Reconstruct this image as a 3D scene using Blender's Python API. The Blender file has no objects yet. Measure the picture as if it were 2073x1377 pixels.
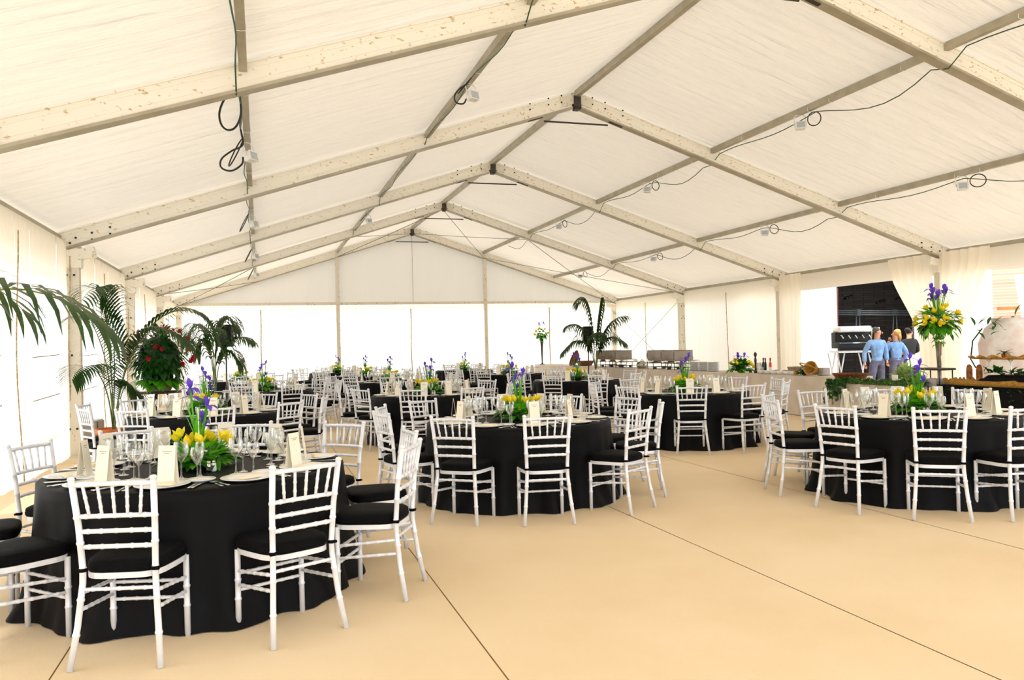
import bpy, bmesh, math, random
from mathutils import Vector, Matrix
R = random.Random(7)
C = bpy.context.scene.collection
sc = bpy.context.scene
PI = math.pi
# ---------------------------------------------------------------- camera
FPX, YAW, PIT, ROLL, CX, CZ = 1626.0, 0.3044, 0.0073, 0.0243, -5.554, 1.5
cd = bpy.data.cameras.new('camera'); cam = bpy.data.objects.new('camera', cd); C.objects.link(cam)
cd.sensor_width = 36.0; cd.lens = FPX / 2073 * 36.0; cd.clip_end = 300; cd.clip_start = 0.05
cam.matrix_world = Matrix.Translation((CX, 0, CZ)) @ Matrix.Rotation(-YAW, 4, 'Z') @ Matrix.Rotation(PI/2 + PIT, 4, 'X') @ Matrix.Rotation(-ROLL, 4, 'Z')
sc.camera = cam
# ---------------------------------------------------------------- light
sc.view_settings.view_transform = 'Standard'; sc.view_settings.look = 'None'
sc.view_settings.gamma = 1.0; sc.view_settings.use_curve_mapping = False
sc.view_settings.exposure = -0.1
cy = sc.cycles
cy.max_bounces = 10; cy.diffuse_bounces = 5; cy.glossy_bounces = 3; cy.transmission_bounces = 6; cy.transparent_max_bounces = 24
cy.caustics_reflective = False; cy.caustics_refractive = False; cy.sample_clamp_indirect = 6.0
w = bpy.data.worlds.new('world'); sc.world = w; w.use_nodes = True
bg = w.node_tree.nodes['Background']; bg.inputs['Color'].default_value = (0.86, 0.93, 1.0, 1); bg.inputs['Strength'].default_value = 3.2
sd = bpy.data.lights.new('sun', 'SUN'); sd.energy = 6.0; sd.angle = math.radians(2.0); sd.color = (1.0, 0.95, 0.86)
sun = bpy.data.objects.new('sun', sd); C.objects.link(sun)
sun.rotation_euler = Vector((0.62, 0.25, -1.0)).to_track_quat('-Z', 'Y').to_euler()

# ---------------------------------------------------------------- helpers
def at(x, y, d):
    """point of the place seen at pixel x, y of the photo, d metres in front of the camera"""
    u = (x - 1036.5) / FPX; v = (688.5 - y) / FPX
    c, s = math.cos(ROLL), math.sin(ROLL); u, v = u*c + v*s, -u*s + v*c
    yr = math.cos(PIT) - math.sin(PIT)*v; dz = math.sin(PIT) + math.cos(PIT)*v
    k = d / yr
    xr = u*k
    return Vector((CX + xr*math.cos(YAW) + d*math.sin(YAW), -xr*math.sin(YAW) + d*math.cos(YAW), CZ + dz*k))
def atX(x, y, X):
    a = at(x, y, 1.0) - Vector((CX, 0, CZ)); t = (X - CX)/a.x
    return Vector((CX, 0, CZ)) + a*t
class MB:
    def __init__(s): s.v = []; s.f = []; s.m = []; s.sm = []
    def add(s, vs, fs, mi=0, smooth=False):
        o = len(s.v); s.v += [tuple(v) for v in vs]
        for f in fs: s.f.append([i+o for i in f]); s.m.append(mi); s.sm.append(smooth)
        return s
    def box(s, c, d, rot=None, mi=0):
        c = Vector(c); vs = []
        for x in (-.5, .5):
            for y in (-.5, .5):
                for z in (-.5, .5):
                    p = Vector((x*d[0], y*d[1], z*d[2]))
                    if rot: p = rot @ p
                    vs.append(c+p)
        return s.add(vs, [(0,1,3,2),(4,6,7,5),(0,4,5,1),(2,3,7,6),(0,2,6,4),(1,5,7,3)], mi)
    def bevbox(s, c, d, b, rot=None, mi=0):
        # box with chamfered edges (superellipse-free simple chamfer)
        bm = bmesh.new(); bmesh.ops.create_cube(bm, size=1)
        for v in bm.verts: v.co = Vector((v.co.x*d[0], v.co.y*d[1], v.co.z*d[2]))
        bmesh.ops.bevel(bm, geom=bm.edges[:], offset=b, segments=2, affect='EDGES', profile=0.6)
        vs = [Vector(c) + (rot @ v.co if rot else v.co) for v in bm.verts]
        bm.verts.index_update(); fs = [[v.index for v in f.verts] for f in bm.faces]; bm.free()
        return s.add(vs, fs, mi, True)
    def beam(s, a, b, wd, hg, up=(0,0,1), mi=0):
        """rectangular bar from a to b, wd across, hg along up"""
        a = Vector(a); b = Vector(b); t = (b-a).normalized(); u = Vector(up); sd = t.cross(u).normalized(); u = sd.cross(t).normalized()
        vs = []
        for p in (a, b):
            for i, j in ((-1,-1),(1,-1),(1,1),(-1,1)): vs.append(p + sd*(i*wd/2) + u*(j*hg/2))
        return s.add(vs, [(0,3,2,1),(4,5,6,7),(0,1,5,4),(1,2,6,5),(2,3,7,6),(3,0,4,7)], mi)
    def tube(s, pts, rad, n=8, mi=0, cap=True, smooth=True):
        pts = [Vector(p) for p in pts]; k = len(pts)
        if not hasattr(rad, '__len__'): rad = [rad]*k
        t = (pts[1]-pts[0]).normalized(); ref = Vector((0,0,1)) if abs(t.z) < .9 else Vector((1,0,0))
        nx = t.cross(ref).normalized(); vs = []
        for i, p in enumerate(pts):
            t2 = (pts[min(i+1,k-1)] - pts[max(i-1,0)])
            if t2.length > 1e-9: t = t2.normalized()
            nx = (nx - t*nx.dot(t)).normalized(); ny = t.cross(nx)
            for j in range(n):
                a = 2*PI*j/n; vs.append(p + nx*(math.cos(a)*rad[i]) + ny*(math.sin(a)*rad[i]))
        fs = []
        for i in range(k-1):
            for j in range(n): fs.append((i*n+j, i*n+(j+1)%n, (i+1)*n+(j+1)%n, (i+1)*n+j))
        if cap: fs.append(tuple(range(n))[::-1]); fs.append(tuple((k-1)*n+j for j in range(n)))
        return s.add(vs, fs, mi, smooth)
    def lathe(s, prof, n=16, c=(0,0,0), mi=0, sc=(1,1), rot=None, smooth=True):
        c = Vector(c); vs = []; k = len(prof)
        for r, z in prof:
            for j in range(n):
                a = 2*PI*j/n; p = Vector((math.cos(a)*r*sc[0], math.sin(a)*r*sc[1], z))
                if rot: p = rot @ p
                vs.append(c+p)
        fs = [(i*n+j, i*n+(j+1)%n, (i+1)*n+(j+1)%n, (i+1)*n+j) for i in range(k-1) for j in range(n)]
        return s.add(vs, fs, mi, smooth)
    def grid(s, fn, nu, nv, mi=0, smooth=True, close=False):
        vs = [fn(i/(nu if close else nu), j/nv) for j in range(nv+1) for i in range(nu if close else nu+1)]
        w_ = nu if close else nu+1; fs = []
        for j in range(nv):
            for i in range(nu): fs.append((j*w_+i, j*w_+(i+1) % w_ if close else j*w_+i+1, (j+1)*w_+((i+1) % w_ if close else i+1), (j+1)*w_+i))
        return s.add(vs, fs, mi, smooth)
    def ball(s, c, r, n=10, mi=0, sc=(1,1,1), rot=None):
        c = Vector(c); k = max(4, n//2); vs = []
        for i in range(k+1):
            th = PI*i/k
            for j in range(n):
                p = Vector((r*sc[0]*math.sin(th)*math.cos(2*PI*j/n), r*sc[1]*math.sin(th)*math.sin(2*PI*j/n), r*sc[2]*math.cos(th)))
                if rot: p = rot @ p
                vs.append(c+p)
        fs = [(i*n+j, (i+1)*n+j, (i+1)*n+(j+1)%n, i*n+(j+1)%n) for i in range(k) for j in range(n)]
        return s.add(vs, fs, mi, True)
    def mesh(s, name, mats):
        me = bpy.data.meshes.new(name); me.from_pydata(s.v, [], s.f)
        for m in (mats if isinstance(mats, (list, tuple)) else [mats]): me.materials.append(m)
        me.polygons.foreach_set('material_index', s.m); me.polygons.foreach_set('use_smooth', s.sm); me.update()
        return me
    def build(s, name, mats, parent=None, loc=None):
        o = bpy.data.objects.new(name, s.mesh(name, mats)); C.objects.link(o)
        if parent is not None: o.parent = parent
        if loc is not None: o.location = loc
        return o
def tag(o, label=None, cat=None, group=None, kind=None):
    if label: o['label'] = label
    if cat: o['category'] = cat
    if group: o['group'] = group
    if kind: o['kind'] = kind
    return o
def empty(name, loc=(0,0,0), rz=0, label=None, cat=None, group=None):
    o = bpy.data.objects.new(name, None); C.objects.link(o); o.location = loc; o.rotation_euler = (0,0,rz); o.empty_display_size = .1
    return tag(o, label, cat, group)
KIDS = {}
def kids(o):
    if o.name not in KIDS: KIDS[o.name] = [c for c in C.objects if c.parent == o]
    return KIDS[o.name]
def dup(o, loc=None, rz=None, label=None, group=None, parent=None):
    c = o.copy(); C.objects.link(c)
    if parent is not None: c.parent = parent
    if loc is not None: c.location = loc
    if rz is not None: c.rotation_euler = (0,0,rz)
    if label: c['label'] = label
    if group: c['group'] = group
    for ch in kids(o): dup(ch, parent=c)
    return c
def dup_mesh(name, me, loc, rz=0, label=None, cat=None, group=None, rot=None, sc_=None):
    o = bpy.data.objects.new(name, me); C.objects.link(o); o.location = loc
    o.rotation_euler = rot if rot else (0,0,rz)
    if sc_: o.scale = (sc_,)*3
    return tag(o, label, cat, group)
def lin(c):
    c = [int(c[i:i+2], 16)/255 for i in (0,2,4)]
    return tuple(x/12.92 if x <= .04045 else ((x+.055)/1.055)**2.4 for x in c) + (1,)
def mat(name, col, rough=.5, metal=0, noise=None, bump=None, spec=.5, sheen=0, emit=None):
    """noise=(scale, second colour, amount, stretch) colour variation; bump=(scale, strength, stretch)"""
    m = bpy.data.materials.new(name); m.use_nodes = True; nt = m.node_tree; b = nt.nodes['Principled BSDF']
    col = lin(col) if isinstance(col, str) else col
    b.inputs['Base Color'].default_value = col; b.inputs['Roughness'].default_value = rough; b.inputs['Metallic'].default_value = metal
    b.inputs['Specular IOR Level'].default_value = spec
    if sheen: b.inputs['Sheen Weight'].default_value = sheen
    tc = nt.nodes.new('ShaderNodeTexCoord')
    def nz(scale, st, det=3):
        mp = nt.nodes.new('ShaderNodeMapping'); mp.inputs['Scale'].default_value = st or (1,1,1); nt.links.new(tc.outputs['Object'], mp.inputs[0])
        n = nt.nodes.new('ShaderNodeTexNoise'); n.inputs['Scale'].default_value = scale; n.inputs['Detail'].default_value = det
        nt.links.new(mp.outputs[0], n.inputs[0]); return n
    if noise is None: noise = (9, tuple(c*.85 for c in col[:3])+(1,), .5, None)
    n = nz(noise[0], noise[3]); r = nt.nodes.new('ShaderNodeValToRGB'); c2 = lin(noise[1]) if isinstance(noise[1], str) else noise[1]
    r.color_ramp.elements[0].position = .5 - .3*(1.01-noise[2]); r.color_ramp.elements[0].color = c2; r.color_ramp.elements[1].position = .62; r.color_ramp.elements[1].color = col
    if noise[2] < .15: r.color_ramp.elements[0].position = .30; r.color_ramp.elements[1].position = .38
    nt.links.new(n.outputs[0], r.inputs[0]); nt.links.new(r.outputs[0], b.inputs['Base Color'])
    if bump:
        n2 = nz(bump[0], bump[2] if len(bump) > 2 else None, 4); bp = nt.nodes.new('ShaderNodeBump'); bp.inputs['Strength'].default_value = bump[1]; bp.inputs['Distance'].default_value = .02
        nt.links.new(n2.outputs[0], bp.inputs['Height']); nt.links.new(bp.outputs[0], b.inputs['Normal'])
    return m
def fabric(name, col, trans, amount, stretch=(1,1,1), bscale=3.0, bump=.25, clear=0.0):
    """tent cloth: diffuse cloth that lets daylight through"""
    m = bpy.data.materials.new(name); m.use_nodes = True; nt = m.node_tree; N = nt.nodes; N.clear(); L = nt.links
    out = N.new('ShaderNodeOutputMaterial'); df = N.new('ShaderNodeBsdfDiffuse'); tr = N.new('ShaderNodeBsdfTranslucent'); mx = N.new('ShaderNodeMixShader')
    df.inputs[0].default_value = lin(col); tr.inputs[0].default_value = lin(trans); mx.inputs[0].default_value = amount
    tc = N.new('ShaderNodeTexCoord'); mp = N.new('ShaderNodeMapping'); mp.inputs['Scale'].default_value = stretch
    nz = N.new('ShaderNodeTexNoise'); nz.inputs['Scale'].default_value = bscale; nz.inputs['Detail'].default_value = 5; nz.inputs['Distortion'].default_value = .6
    bp = N.new('ShaderNodeBump'); bp.inputs['Strength'].default_value = bump; bp.inputs['Distance'].default_value = .08
    L.new(tc.outputs['Object'], mp.inputs[0]); L.new(mp.outputs[0], nz.inputs[0]); L.new(nz.outputs[0], bp.inputs['Height'])
    L.new(bp.outputs[0], df.inputs['Normal']); L.new(bp.outputs[0], tr.inputs['Normal'])
    L.new(df.outputs[0], mx.inputs[1]); L.new(tr.outputs[0], mx.inputs[2])
    last = mx.outputs[0]
    if clear:
        tp = N.new('ShaderNodeBsdfTransparent'); m2 = N.new('ShaderNodeMixShader'); m2.inputs[0].default_value = clear
        L.new(last, m2.inputs[1]); L.new(tp.outputs[0], m2.inputs[2]); last = m2.outputs[0]
    L.new(last, out.inputs[0]); return m
def glass(name, tint=(.96,.97,.97,1), blend=.55, rough=.03):
    m = bpy.data.materials.new(name); m.use_nodes = True; nt = m.node_tree; N = nt.nodes; N.clear(); L = nt.links
    out = N.new('ShaderNodeOutputMaterial'); tp = N.new('ShaderNodeBsdfTransparent'); gl = N.new('ShaderNodeBsdfGlossy'); mx = N.new('ShaderNodeMixShader'); lw = N.new('ShaderNodeLayerWeight')
    nz = N.new('ShaderNodeTexNoise'); nz.inputs['Scale'].default_value = 30; mr = N.new('ShaderNodeMapRange'); mr.inputs['To Min'].default_value = rough; mr.inputs['To Max'].default_value = rough+.05
    L.new(nz.outputs[0], mr.inputs['Value']); L.new(mr.outputs[0], gl.inputs['Roughness'])
    tp.inputs[0].default_value = tint; gl.inputs['Color'].default_value = (1,1,1,1); lw.inputs['Blend'].default_value = blend
    L.new(lw.outputs['Facing'], mx.inputs[0]); L.new(tp.outputs[0], mx.inputs[1]); L.new(gl.outputs[0], mx.inputs[2]); L.new(mx.outputs[0], out.inputs[0]); return m
def leafmat(name, col, c2, tr=.35, rough=.35):
    m = mat(name, col, rough, 0, (14, c2, .8, None)); nt = m.node_tree; N = nt.nodes; L = nt.links; b = N['Principled BSDF']
    t = N.new('ShaderNodeBsdfTranslucent'); t.inputs[0].default_value = tuple(min(1, c*2.2) for c in lin(col)[:3]) + (1,)
    mx = N.new('ShaderNodeMixShader'); mx.inputs[0].default_value = tr; L.new(b.outputs[0], mx.inputs[1]); L.new(t.outputs[0], mx.inputs[2]); L.new(mx.outputs[0], N['Material Output'].inputs[0]); return m
M = {
 'alu': mat('aged aluminium', 'E0D9C9', .5, .1, (22, 'B79C72', .1, (1,1,.5)), (6, .05)),
 'beam': mat('painted beam', 'F3EEE2', .5, .0, (26, 'C9A878', .08, (.6, 1, 1)), (6, .05)),
 'purlin': mat('purlin metal', 'B5AD99', .45, .2, (4, 'A59D88', .5, None)),
 'steel': mat('dark steel', '4A463F', .5, .6),
 'bolt': mat('bolt', '33302B', .5, .7),
 'silver': mat('silver chair paint', 'EFF2FA', .3, .15, (8, 'E2E6F0', .5, None)),
 'cushion': mat('black cushion', '040406', .7, 0, (30, '07070A', .5, None), (60, .2), spec=.1),
 'black': mat('black fabric', '040407', .55, 0, (5, '07070B', .5, None), (180, .1), spec=.13),
 'white_cloth': mat('table linen', 'D9CFC4', .8, 0, (3, 'CFC3B6', .5, None), (90, .1)),
 'carpet': None,
 'china': mat('white china', 'F4F4F2', .15, 0, (3, 'EDEDEB', .5, None)),
 'bluerim': mat('grey rim', '9AA8B2', .2),
 'card': mat('cream card', 'FBF5E6', .6, 0, (5, 'F7EFDA', .5, None)),
 'cardw': mat('white card', 'FAF8F2', .6, 0, (5, 'F5F1E8', .5, None)),
 'ink': mat('brown ink', 'A57B45', .6),
 'napkin': mat('cream napkin', 'F2E8D0', .8, 0, (9, 'EBDDBC', .5, None), (40, .2)),
 'cutlery': mat('cutlery', 'D8D8D4', .15, 1.0, (9, 'C9C9C6', .5, None)),
 'glass': glass('clear glass'),
 'leaf': leafmat('leaf green', '68B428', '3B8416'),
 'leafd': leafmat('dark leaf', '1F5A16', '123C0E'),
 'palm': leafmat('palm green', '25480F', '14300B', .2),
 'palmstem': mat('palm stem', '6F7B36', .5, 0, (10, '4F5A28', .6, (1,1,6))),
 'yellow': leafmat('tulip yellow', 'FFEE30', 'FFD800', .35, .5),
 'purple': leafmat('iris purple', '7350E0', '5232B8', .3, .5),
 'lime': leafmat('lime bloom', 'A8D820', '7DB515', .3, .5),
 'red': leafmat('red bloom', 'C01A28', '8A0F1C', .3, .5),
 'salad': leafmat('lettuce', 'B6D68A', '86B04F', .3, .5),
 'moss': mat('moss', '3F5A1C', .9, 0, (20, '24380F', .8, None), (40, .8)),
 'terra': mat('terracotta', 'D06A2E', .7, 0, (6, 'B3541F', .6, None), (30, .15)),
 'soil': mat('soil', '2C2018', .95),
 'wicker': mat('wicker', 'A8622C', .7, 0, (30, '6E3A17', .8, (1,1,4)), (60, .8, (1,1,5))),
 'wickerw': mat('pale wicker', 'C9B898', .7, 0, (30, '9A8766', .8, (1,1,4)), (60, .8, (1,1,5))),
 'wickery': mat('yellow wicker', 'E0AE4A', .7, 0, (30, 'B9852E', .8, (1,1,4)), (60, .8, (1,1,5))),
 'plastic': mat('white plastic', 'F0F0F0', .35),
 'cable': mat('black cable', '15171A', .5),
 'gcable': mat('green cable', '2E5A3E', .5),
 'chrome': mat('polished steel', 'C8C4BC', .12, 1.0, (4, 'A8A398', .5, None)),
 'taupe': mat('taupe lid', '94897A', .4, .2),
 'pewood': mat('dark wood', '3A1E14', .4, 0, (10, '24120C', .7, (1,1,5))),
 'bottleg': glass('green bottle', (.05,.12,.06,1), .3), 'bottler': glass('rose bottle', (.75,.2,.15,1), .3),
 'speaker': mat('speaker black', '101012', .6),
 'grille': mat('speaker grille', '1B1B1E', .5, .4, (80, '0A0A0B', .5, None)),
 'skin': mat('skin', 'D79E7C', .5, 0, (10, 'C98C6A', .5, None)),
 'blue': mat('blue shirt', '8CB0DC', .8, 0, (8, '739ACB', .6, None), (20, .3)),
 'trous': mat('grey trousers', '6E6B80', .8, 0, (8, '5B586C', .6, None), (20, .3)),
 'darkshirt': mat('black shirt', '1A1618', .8),
 'hairg': mat('grey hair', '6A6560', .7, 0, (60, '3A3532', .8, (1,1,3))), 'hairb': mat('blonde hair', 'D9A866', .6, 0, (60, 'A97A3E', .8, (1,1,3))), 'haird': mat('dark hair', '17110E', .6),
 'water': glass('water', (.9,.95,.95,1), .2),
 'apron': mat('white apron', 'EEEAE4', .8),
 'food': mat('baked food', 'C98A45', .7, 0, (14, '9A5A26', .8, None), (20, .5)),
 'steelg': mat('grey box', 'B9B5B0', .5), 'redp': mat('red steel', '8C1B24', .5),
}
# ---------------------------------------------------------------- tent measures
W, ZR, ZE, Y0, S = 8.4, 6.047, 3.338, 8.0, 5.48
SL = (ZR-ZE)/W; P1, P2 = 2.76, 5.65
frames = [Y0 + S*k for k in range(-2, 5)]       # last one is the far gable
YG = frames[-1]; YB = frames[0]
def zroof(x): return ZR - SL*abs(x)
# ---------------------------------------------------------------- floor
def carpet():
    m = bpy.data.materials.new('beige carpet'); m.use_nodes = True; nt = m.node_tree; N = nt.nodes; L = nt.links; b = N['Principled BSDF']; b.inputs['Roughness'].default_value = .9; b.inputs['Specular IOR Level'].default_value = .15
    tc = N.new('ShaderNodeTexCoord'); n = N.new('ShaderNodeTexNoise'); n.inputs['Scale'].default_value = .8; n.inputs['Detail'].default_value = 6
    r = N.new('ShaderNodeValToRGB'); r.color_ramp.elements[0].color = lin('E6CFAA'); r.color_ramp.elements[1].color = lin('EED9B8'); r.color_ramp.elements[0].position = .35; r.color_ramp.elements[1].position = .65
    n2 = N.new('ShaderNodeTexNoise'); n2.inputs['Scale'].default_value = 160; n2.inputs['Detail'].default_value = 3
    bp = N.new('ShaderNodeBump'); bp.inputs['Strength'].default_value = .25; bp.inputs['Distance'].default_value = .01
    L.new(tc.outputs['Object'], n.inputs[0]); L.new(tc.outputs['Object'], n2.inputs[0]); L.new(n.outputs[0], r.inputs[0]); L.new(r.outputs[0], b.inputs['Base Color']); L.new(n2.outputs[0], bp.inputs['Height']); L.new(bp.outputs[0], b.inputs['Normal']); return m
M['carpet'] = carpet(); M['seam'] = mat('carpet seam', 'A07C4A', .95)
fl = MB(); seams = [-6.52 + 2*k for k in range(8)]
edges = [-W-.1] + seams + [W+.1]
for a_, b_ in zip(edges[:-1], edges[1:]):            # two metre wide strips of carpet, a dark joint between them
    fl.add([(a_+.004,YB-1,0),(b_-.004,YB-1,0),(b_-.004,YG+.2,0),(a_+.004,YG+.2,0)], [(0,1,2,3)], 0)
    fl.add([(b_-.005,YB-1,-.003),(b_+.005,YB-1,-.003),(b_+.005,YG+.2,-.003),(b_-.005,YG+.2,-.003)], [(0,1,2,3)], 1)
for yy in (12.6, 20.6):
    fl.add([(-W,yy,.0015),(W,yy,.0015),(W,yy+.012,.0015),(-W,yy+.012,.0015)], [(0,1,2,3)], 1)
tag(fl.build('floor', [M['carpet'], M['seam']]), kind='structure')
g = MB(); g.add([(-60,-40,-.03),(90,-40,-.03),(90,90,-.03),(-60,90,-.03)], [(0,1,2,3)])
tag(g.build('ground', mat('pale paving', 'CFC8BC', .9, 0, (.6, 'C2B9AA', .6, None))), kind='structure')
# ---------------------------------------------------------------- tent cloth
M['roof'] = fabric('roof cloth', 'F6F0E8', 'FBF3E6', .095, (.3, 2.6, 1), 2.6, 1.2)
M['wall'] = fabric('wall cloth', 'F6F2EA', 'FFFBF4', .62, (1, 1, .12), 4.5, .35)
M['wall_l'] = fabric('left wall cloth', 'F3ECDF', 'FFF8EC', .34, (1, 1, .12), 4.5, .6)
M['wall_r'] = fabric('right wall cloth', 'F5F0E6', 'FFF8EA', .5, (1, 1, .12), 4.5, .4)
M['valance'] = fabric('valance cloth', 'EFE8DC', 'F8F2E6', .28, (1,1,.2), 4, .3)
M['curtain'] = fabric('curtain cloth', 'FBF5E9', 'FFFAEE', .62, (1,1,.1), 5, .2)
M['pvc'] = fabric('clear pvc', 'EEF3F8', 'F6FAFF', .75, (1,1,.4), 3, .2, .2)
M['gablecloth'] = fabric('gable cloth', 'EDEAE4', 'EEECE8', .10, (1,1,.1), 3, .35)
rf = MB()
for k in range(len(frames)-1):
    y0, y1 = frames[k], frames[k+1]
    for sd_ in (-1, 1):
        def fn(u, v, y0=y0, y1=y1, sd_=sd_):
            x = sd_*(W+.1)*u; y = y0 + (y1-y0+(.45 if y1 == YG else 0))*v
            sag = -.05*math.sin(PI*v)*(.3 + math.sin(PI*min(1, u))**.5)
            return (x, y, ZR + .012 - SL*abs(x) + sag*.8 + .055)
        rf.grid(fn, 14, 10)
tag(rf.build('ceiling', M['roof']), kind='structure')
# side walls: one cloth panel between each pair of columns, wrinkled, with a lap seam in the middle
def wallpanel(mb, a, b, z0, z1, nu=26, amp=.025, seed=0, mi=0, flare=0.0):
    a = Vector((a[0], a[1], 0)); b = Vector((b[0], b[1], 0)); t = (b-a); n = Vector((-t.y, t.x, 0)).normalized(); rr = random.Random(seed)
    ph = [rr.uniform(0, 6.28) for _ in range(4)]
    def fn(u, v):
        q = a + t*u; L_ = t.length*u
        d = amp*(math.sin(3.1*L_+ph[0])*.6 + math.sin(7.7*L_+ph[1]+v)*.4 + .3*math.sin(15*L_+ph[2]))*(.3+.7*(1-v))
        q = q + n*(d - flare*(1-v)); return (q.x, q.y, z0 + (z1-z0)*v)
    mb.grid(fn, nu, 6, mi)
ZV = 2.86   # bottom of the roof's outer flap
def strip(mb, a, b, z0, z1, off, wd=.04, mi=0):
    a = Vector((a[0],a[1],0)); b = Vector((b[0],b[1],0)); n = Vector((-(b-a).y, (b-a).x, 0)).normalized()
    mb.beam((a+n*off)+Vector((0,0,z0)), (a+n*off)+Vector((0,0,z1)), wd, .012, up=(b-a).normalized(), mi=mi)
M['strip'] = mat('seam tape', 'CDB890', .7, 0, (12, 'A88C5C', .8, (1,1,2)))
wl = MB(); wls = MB(); wlp = MB()
for k in range(len(frames)-1):
    y0, y1 = frames[k]+.05, frames[k+1]-.05; ym = (y0+y1)/2
    # left wall: every half bay has a tall rounded clear pane between cloth borders
    for h, (p, q) in enumerate(((y0, ym), (ym, y1))):
        L_ = q-p; m0, m1 = p + L_*.24, q - L_*.24
        clear = k in (1,2,3,4)
        if clear:
            ztop, zbot = 2.25, .42
            for pa, pb, za, zb in ((p, m0, 0, ZE-.12), (m1, q, 0, ZE-.12), (m0, m1, 0, zbot), (m0, m1, ztop, ZE-.12)):
                wallpanel(wl, (-W+.12, pa), (-W+.12, pb), za, zb, 10, .012, 5)
            wallpanel(wlp, (-W+.115, m0-.03), (-W+.115, m1+.03), zbot-.03, ztop+.03, 10, .012, 5, 0)
            for zz in (.95, 1.5): wlp.beam((-W+.13, m0, zz), (-W+.13, m1, zz+.03), .01, .012, mi=1)
        else: wallpanel(wl, (-W+.12, p), (-W+.12, q), 0, ZE-.12, 24, .03, k*7+h)
        wls.tube([(-W+.15+.02*math.sin(z*2+k), q-.01+.05*math.sin(z*1.3+k), z) for z in [i*.3 for i in range(11)]], .008, 5)
wallpanel(wls, (-W-.07, YB), (-W-.07, YG+.2), ZV, ZE+.065, 60, .01, 3, 1)
ob = tag(wl.build('wall_left', M['wall_l']), kind='structure'); wls.build('seam', [M['strip'], M['valance']], ob)
tag(wlp.build('window_1', [M['pvc'], M['strip']]), kind='structure')
wr = MB(); wrs = MB()
for k in (4, 5):
    y0, y1 = frames[k]+.05, frames[k+1]-.05; ym = (y0+y1)/2
    for h, (p, q) in enumerate(((y0, ym), (ym, y1))): wallpanel(wr, (W-.12, q), (W-.12, p), 0, ZE-.12, 26, .025, 50+k*7+h)
    wrs.tube([(W-.15, ym+.03*math.sin(z*1.3+k), z) for z in [i*.3 for i in range(11)]], .012, 5)
for k in (0,):
    wallpanel(wr, (W-.12, frames[1]), (W-.12, frames[0]), 0, ZE-.12, 26, .03, 80)
wallpanel(wrs, (W+.07, YG+.2), (W+.07, YB), ZV, ZE+.065, 60, .01, 3, 1)
ob = tag(wr.build('wall_right', M['wall_r']), kind='structure'); wrs.build('seam', [M['strip'], M['valance']], ob)
# door heads: cloth valances over the three open bays on the right side
dv = MB()
for k in (1, 2, 3): wallpanel(dv, (W-.13, frames[k+1]-.06), (W-.13, frames[k]+.06), 2.78, ZE-.12, 20, .012, 30+k)
tag(dv.build('trim_1', M['valance']), kind='structure')
# far gable: two layers, the upper triangle and the lower curtain wall with posts and a rail
gb = MB(); gs = MB(); ZG = 3.2
def gfn(u, v):
    x = -W + 2*W*u; zt = max(ZG+.001, zroof(x)+.08)
    return (x, YG + .12 + .03*math.sin(x*5.1)*(1-v) + .015*math.sin(x*13)*(1-v), ZG + (zt-ZG)*v)
gb.grid(gfn, 90, 6, 1)
wallpanel(gb, (-W+.1, YG+.12), (W-.1, YG+.12), 0, ZG, 110, .03, 11)
wallpanel(gb, (-W+.1, YG+.24), (W-.1, YG+.24), 2.95, ZG, 60, .01, 12, 2)
for x in (-5.5, -.1, 5.45): gs.tube([(x+.01*math.sin(z*3), YG+.08, z) for z in [i*.3 for i in range(11)]], .02, 5)
gs.tube([(0, YG+.06, z) for z in (ZG, 4, 5, 6)], .008, 5, 0)
ob = tag(gb.build('wall_back', [M['wall'], M['gablecloth'], M['valance']]), kind='structure'); gs.build('seam', M['strip'], ob)
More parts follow.
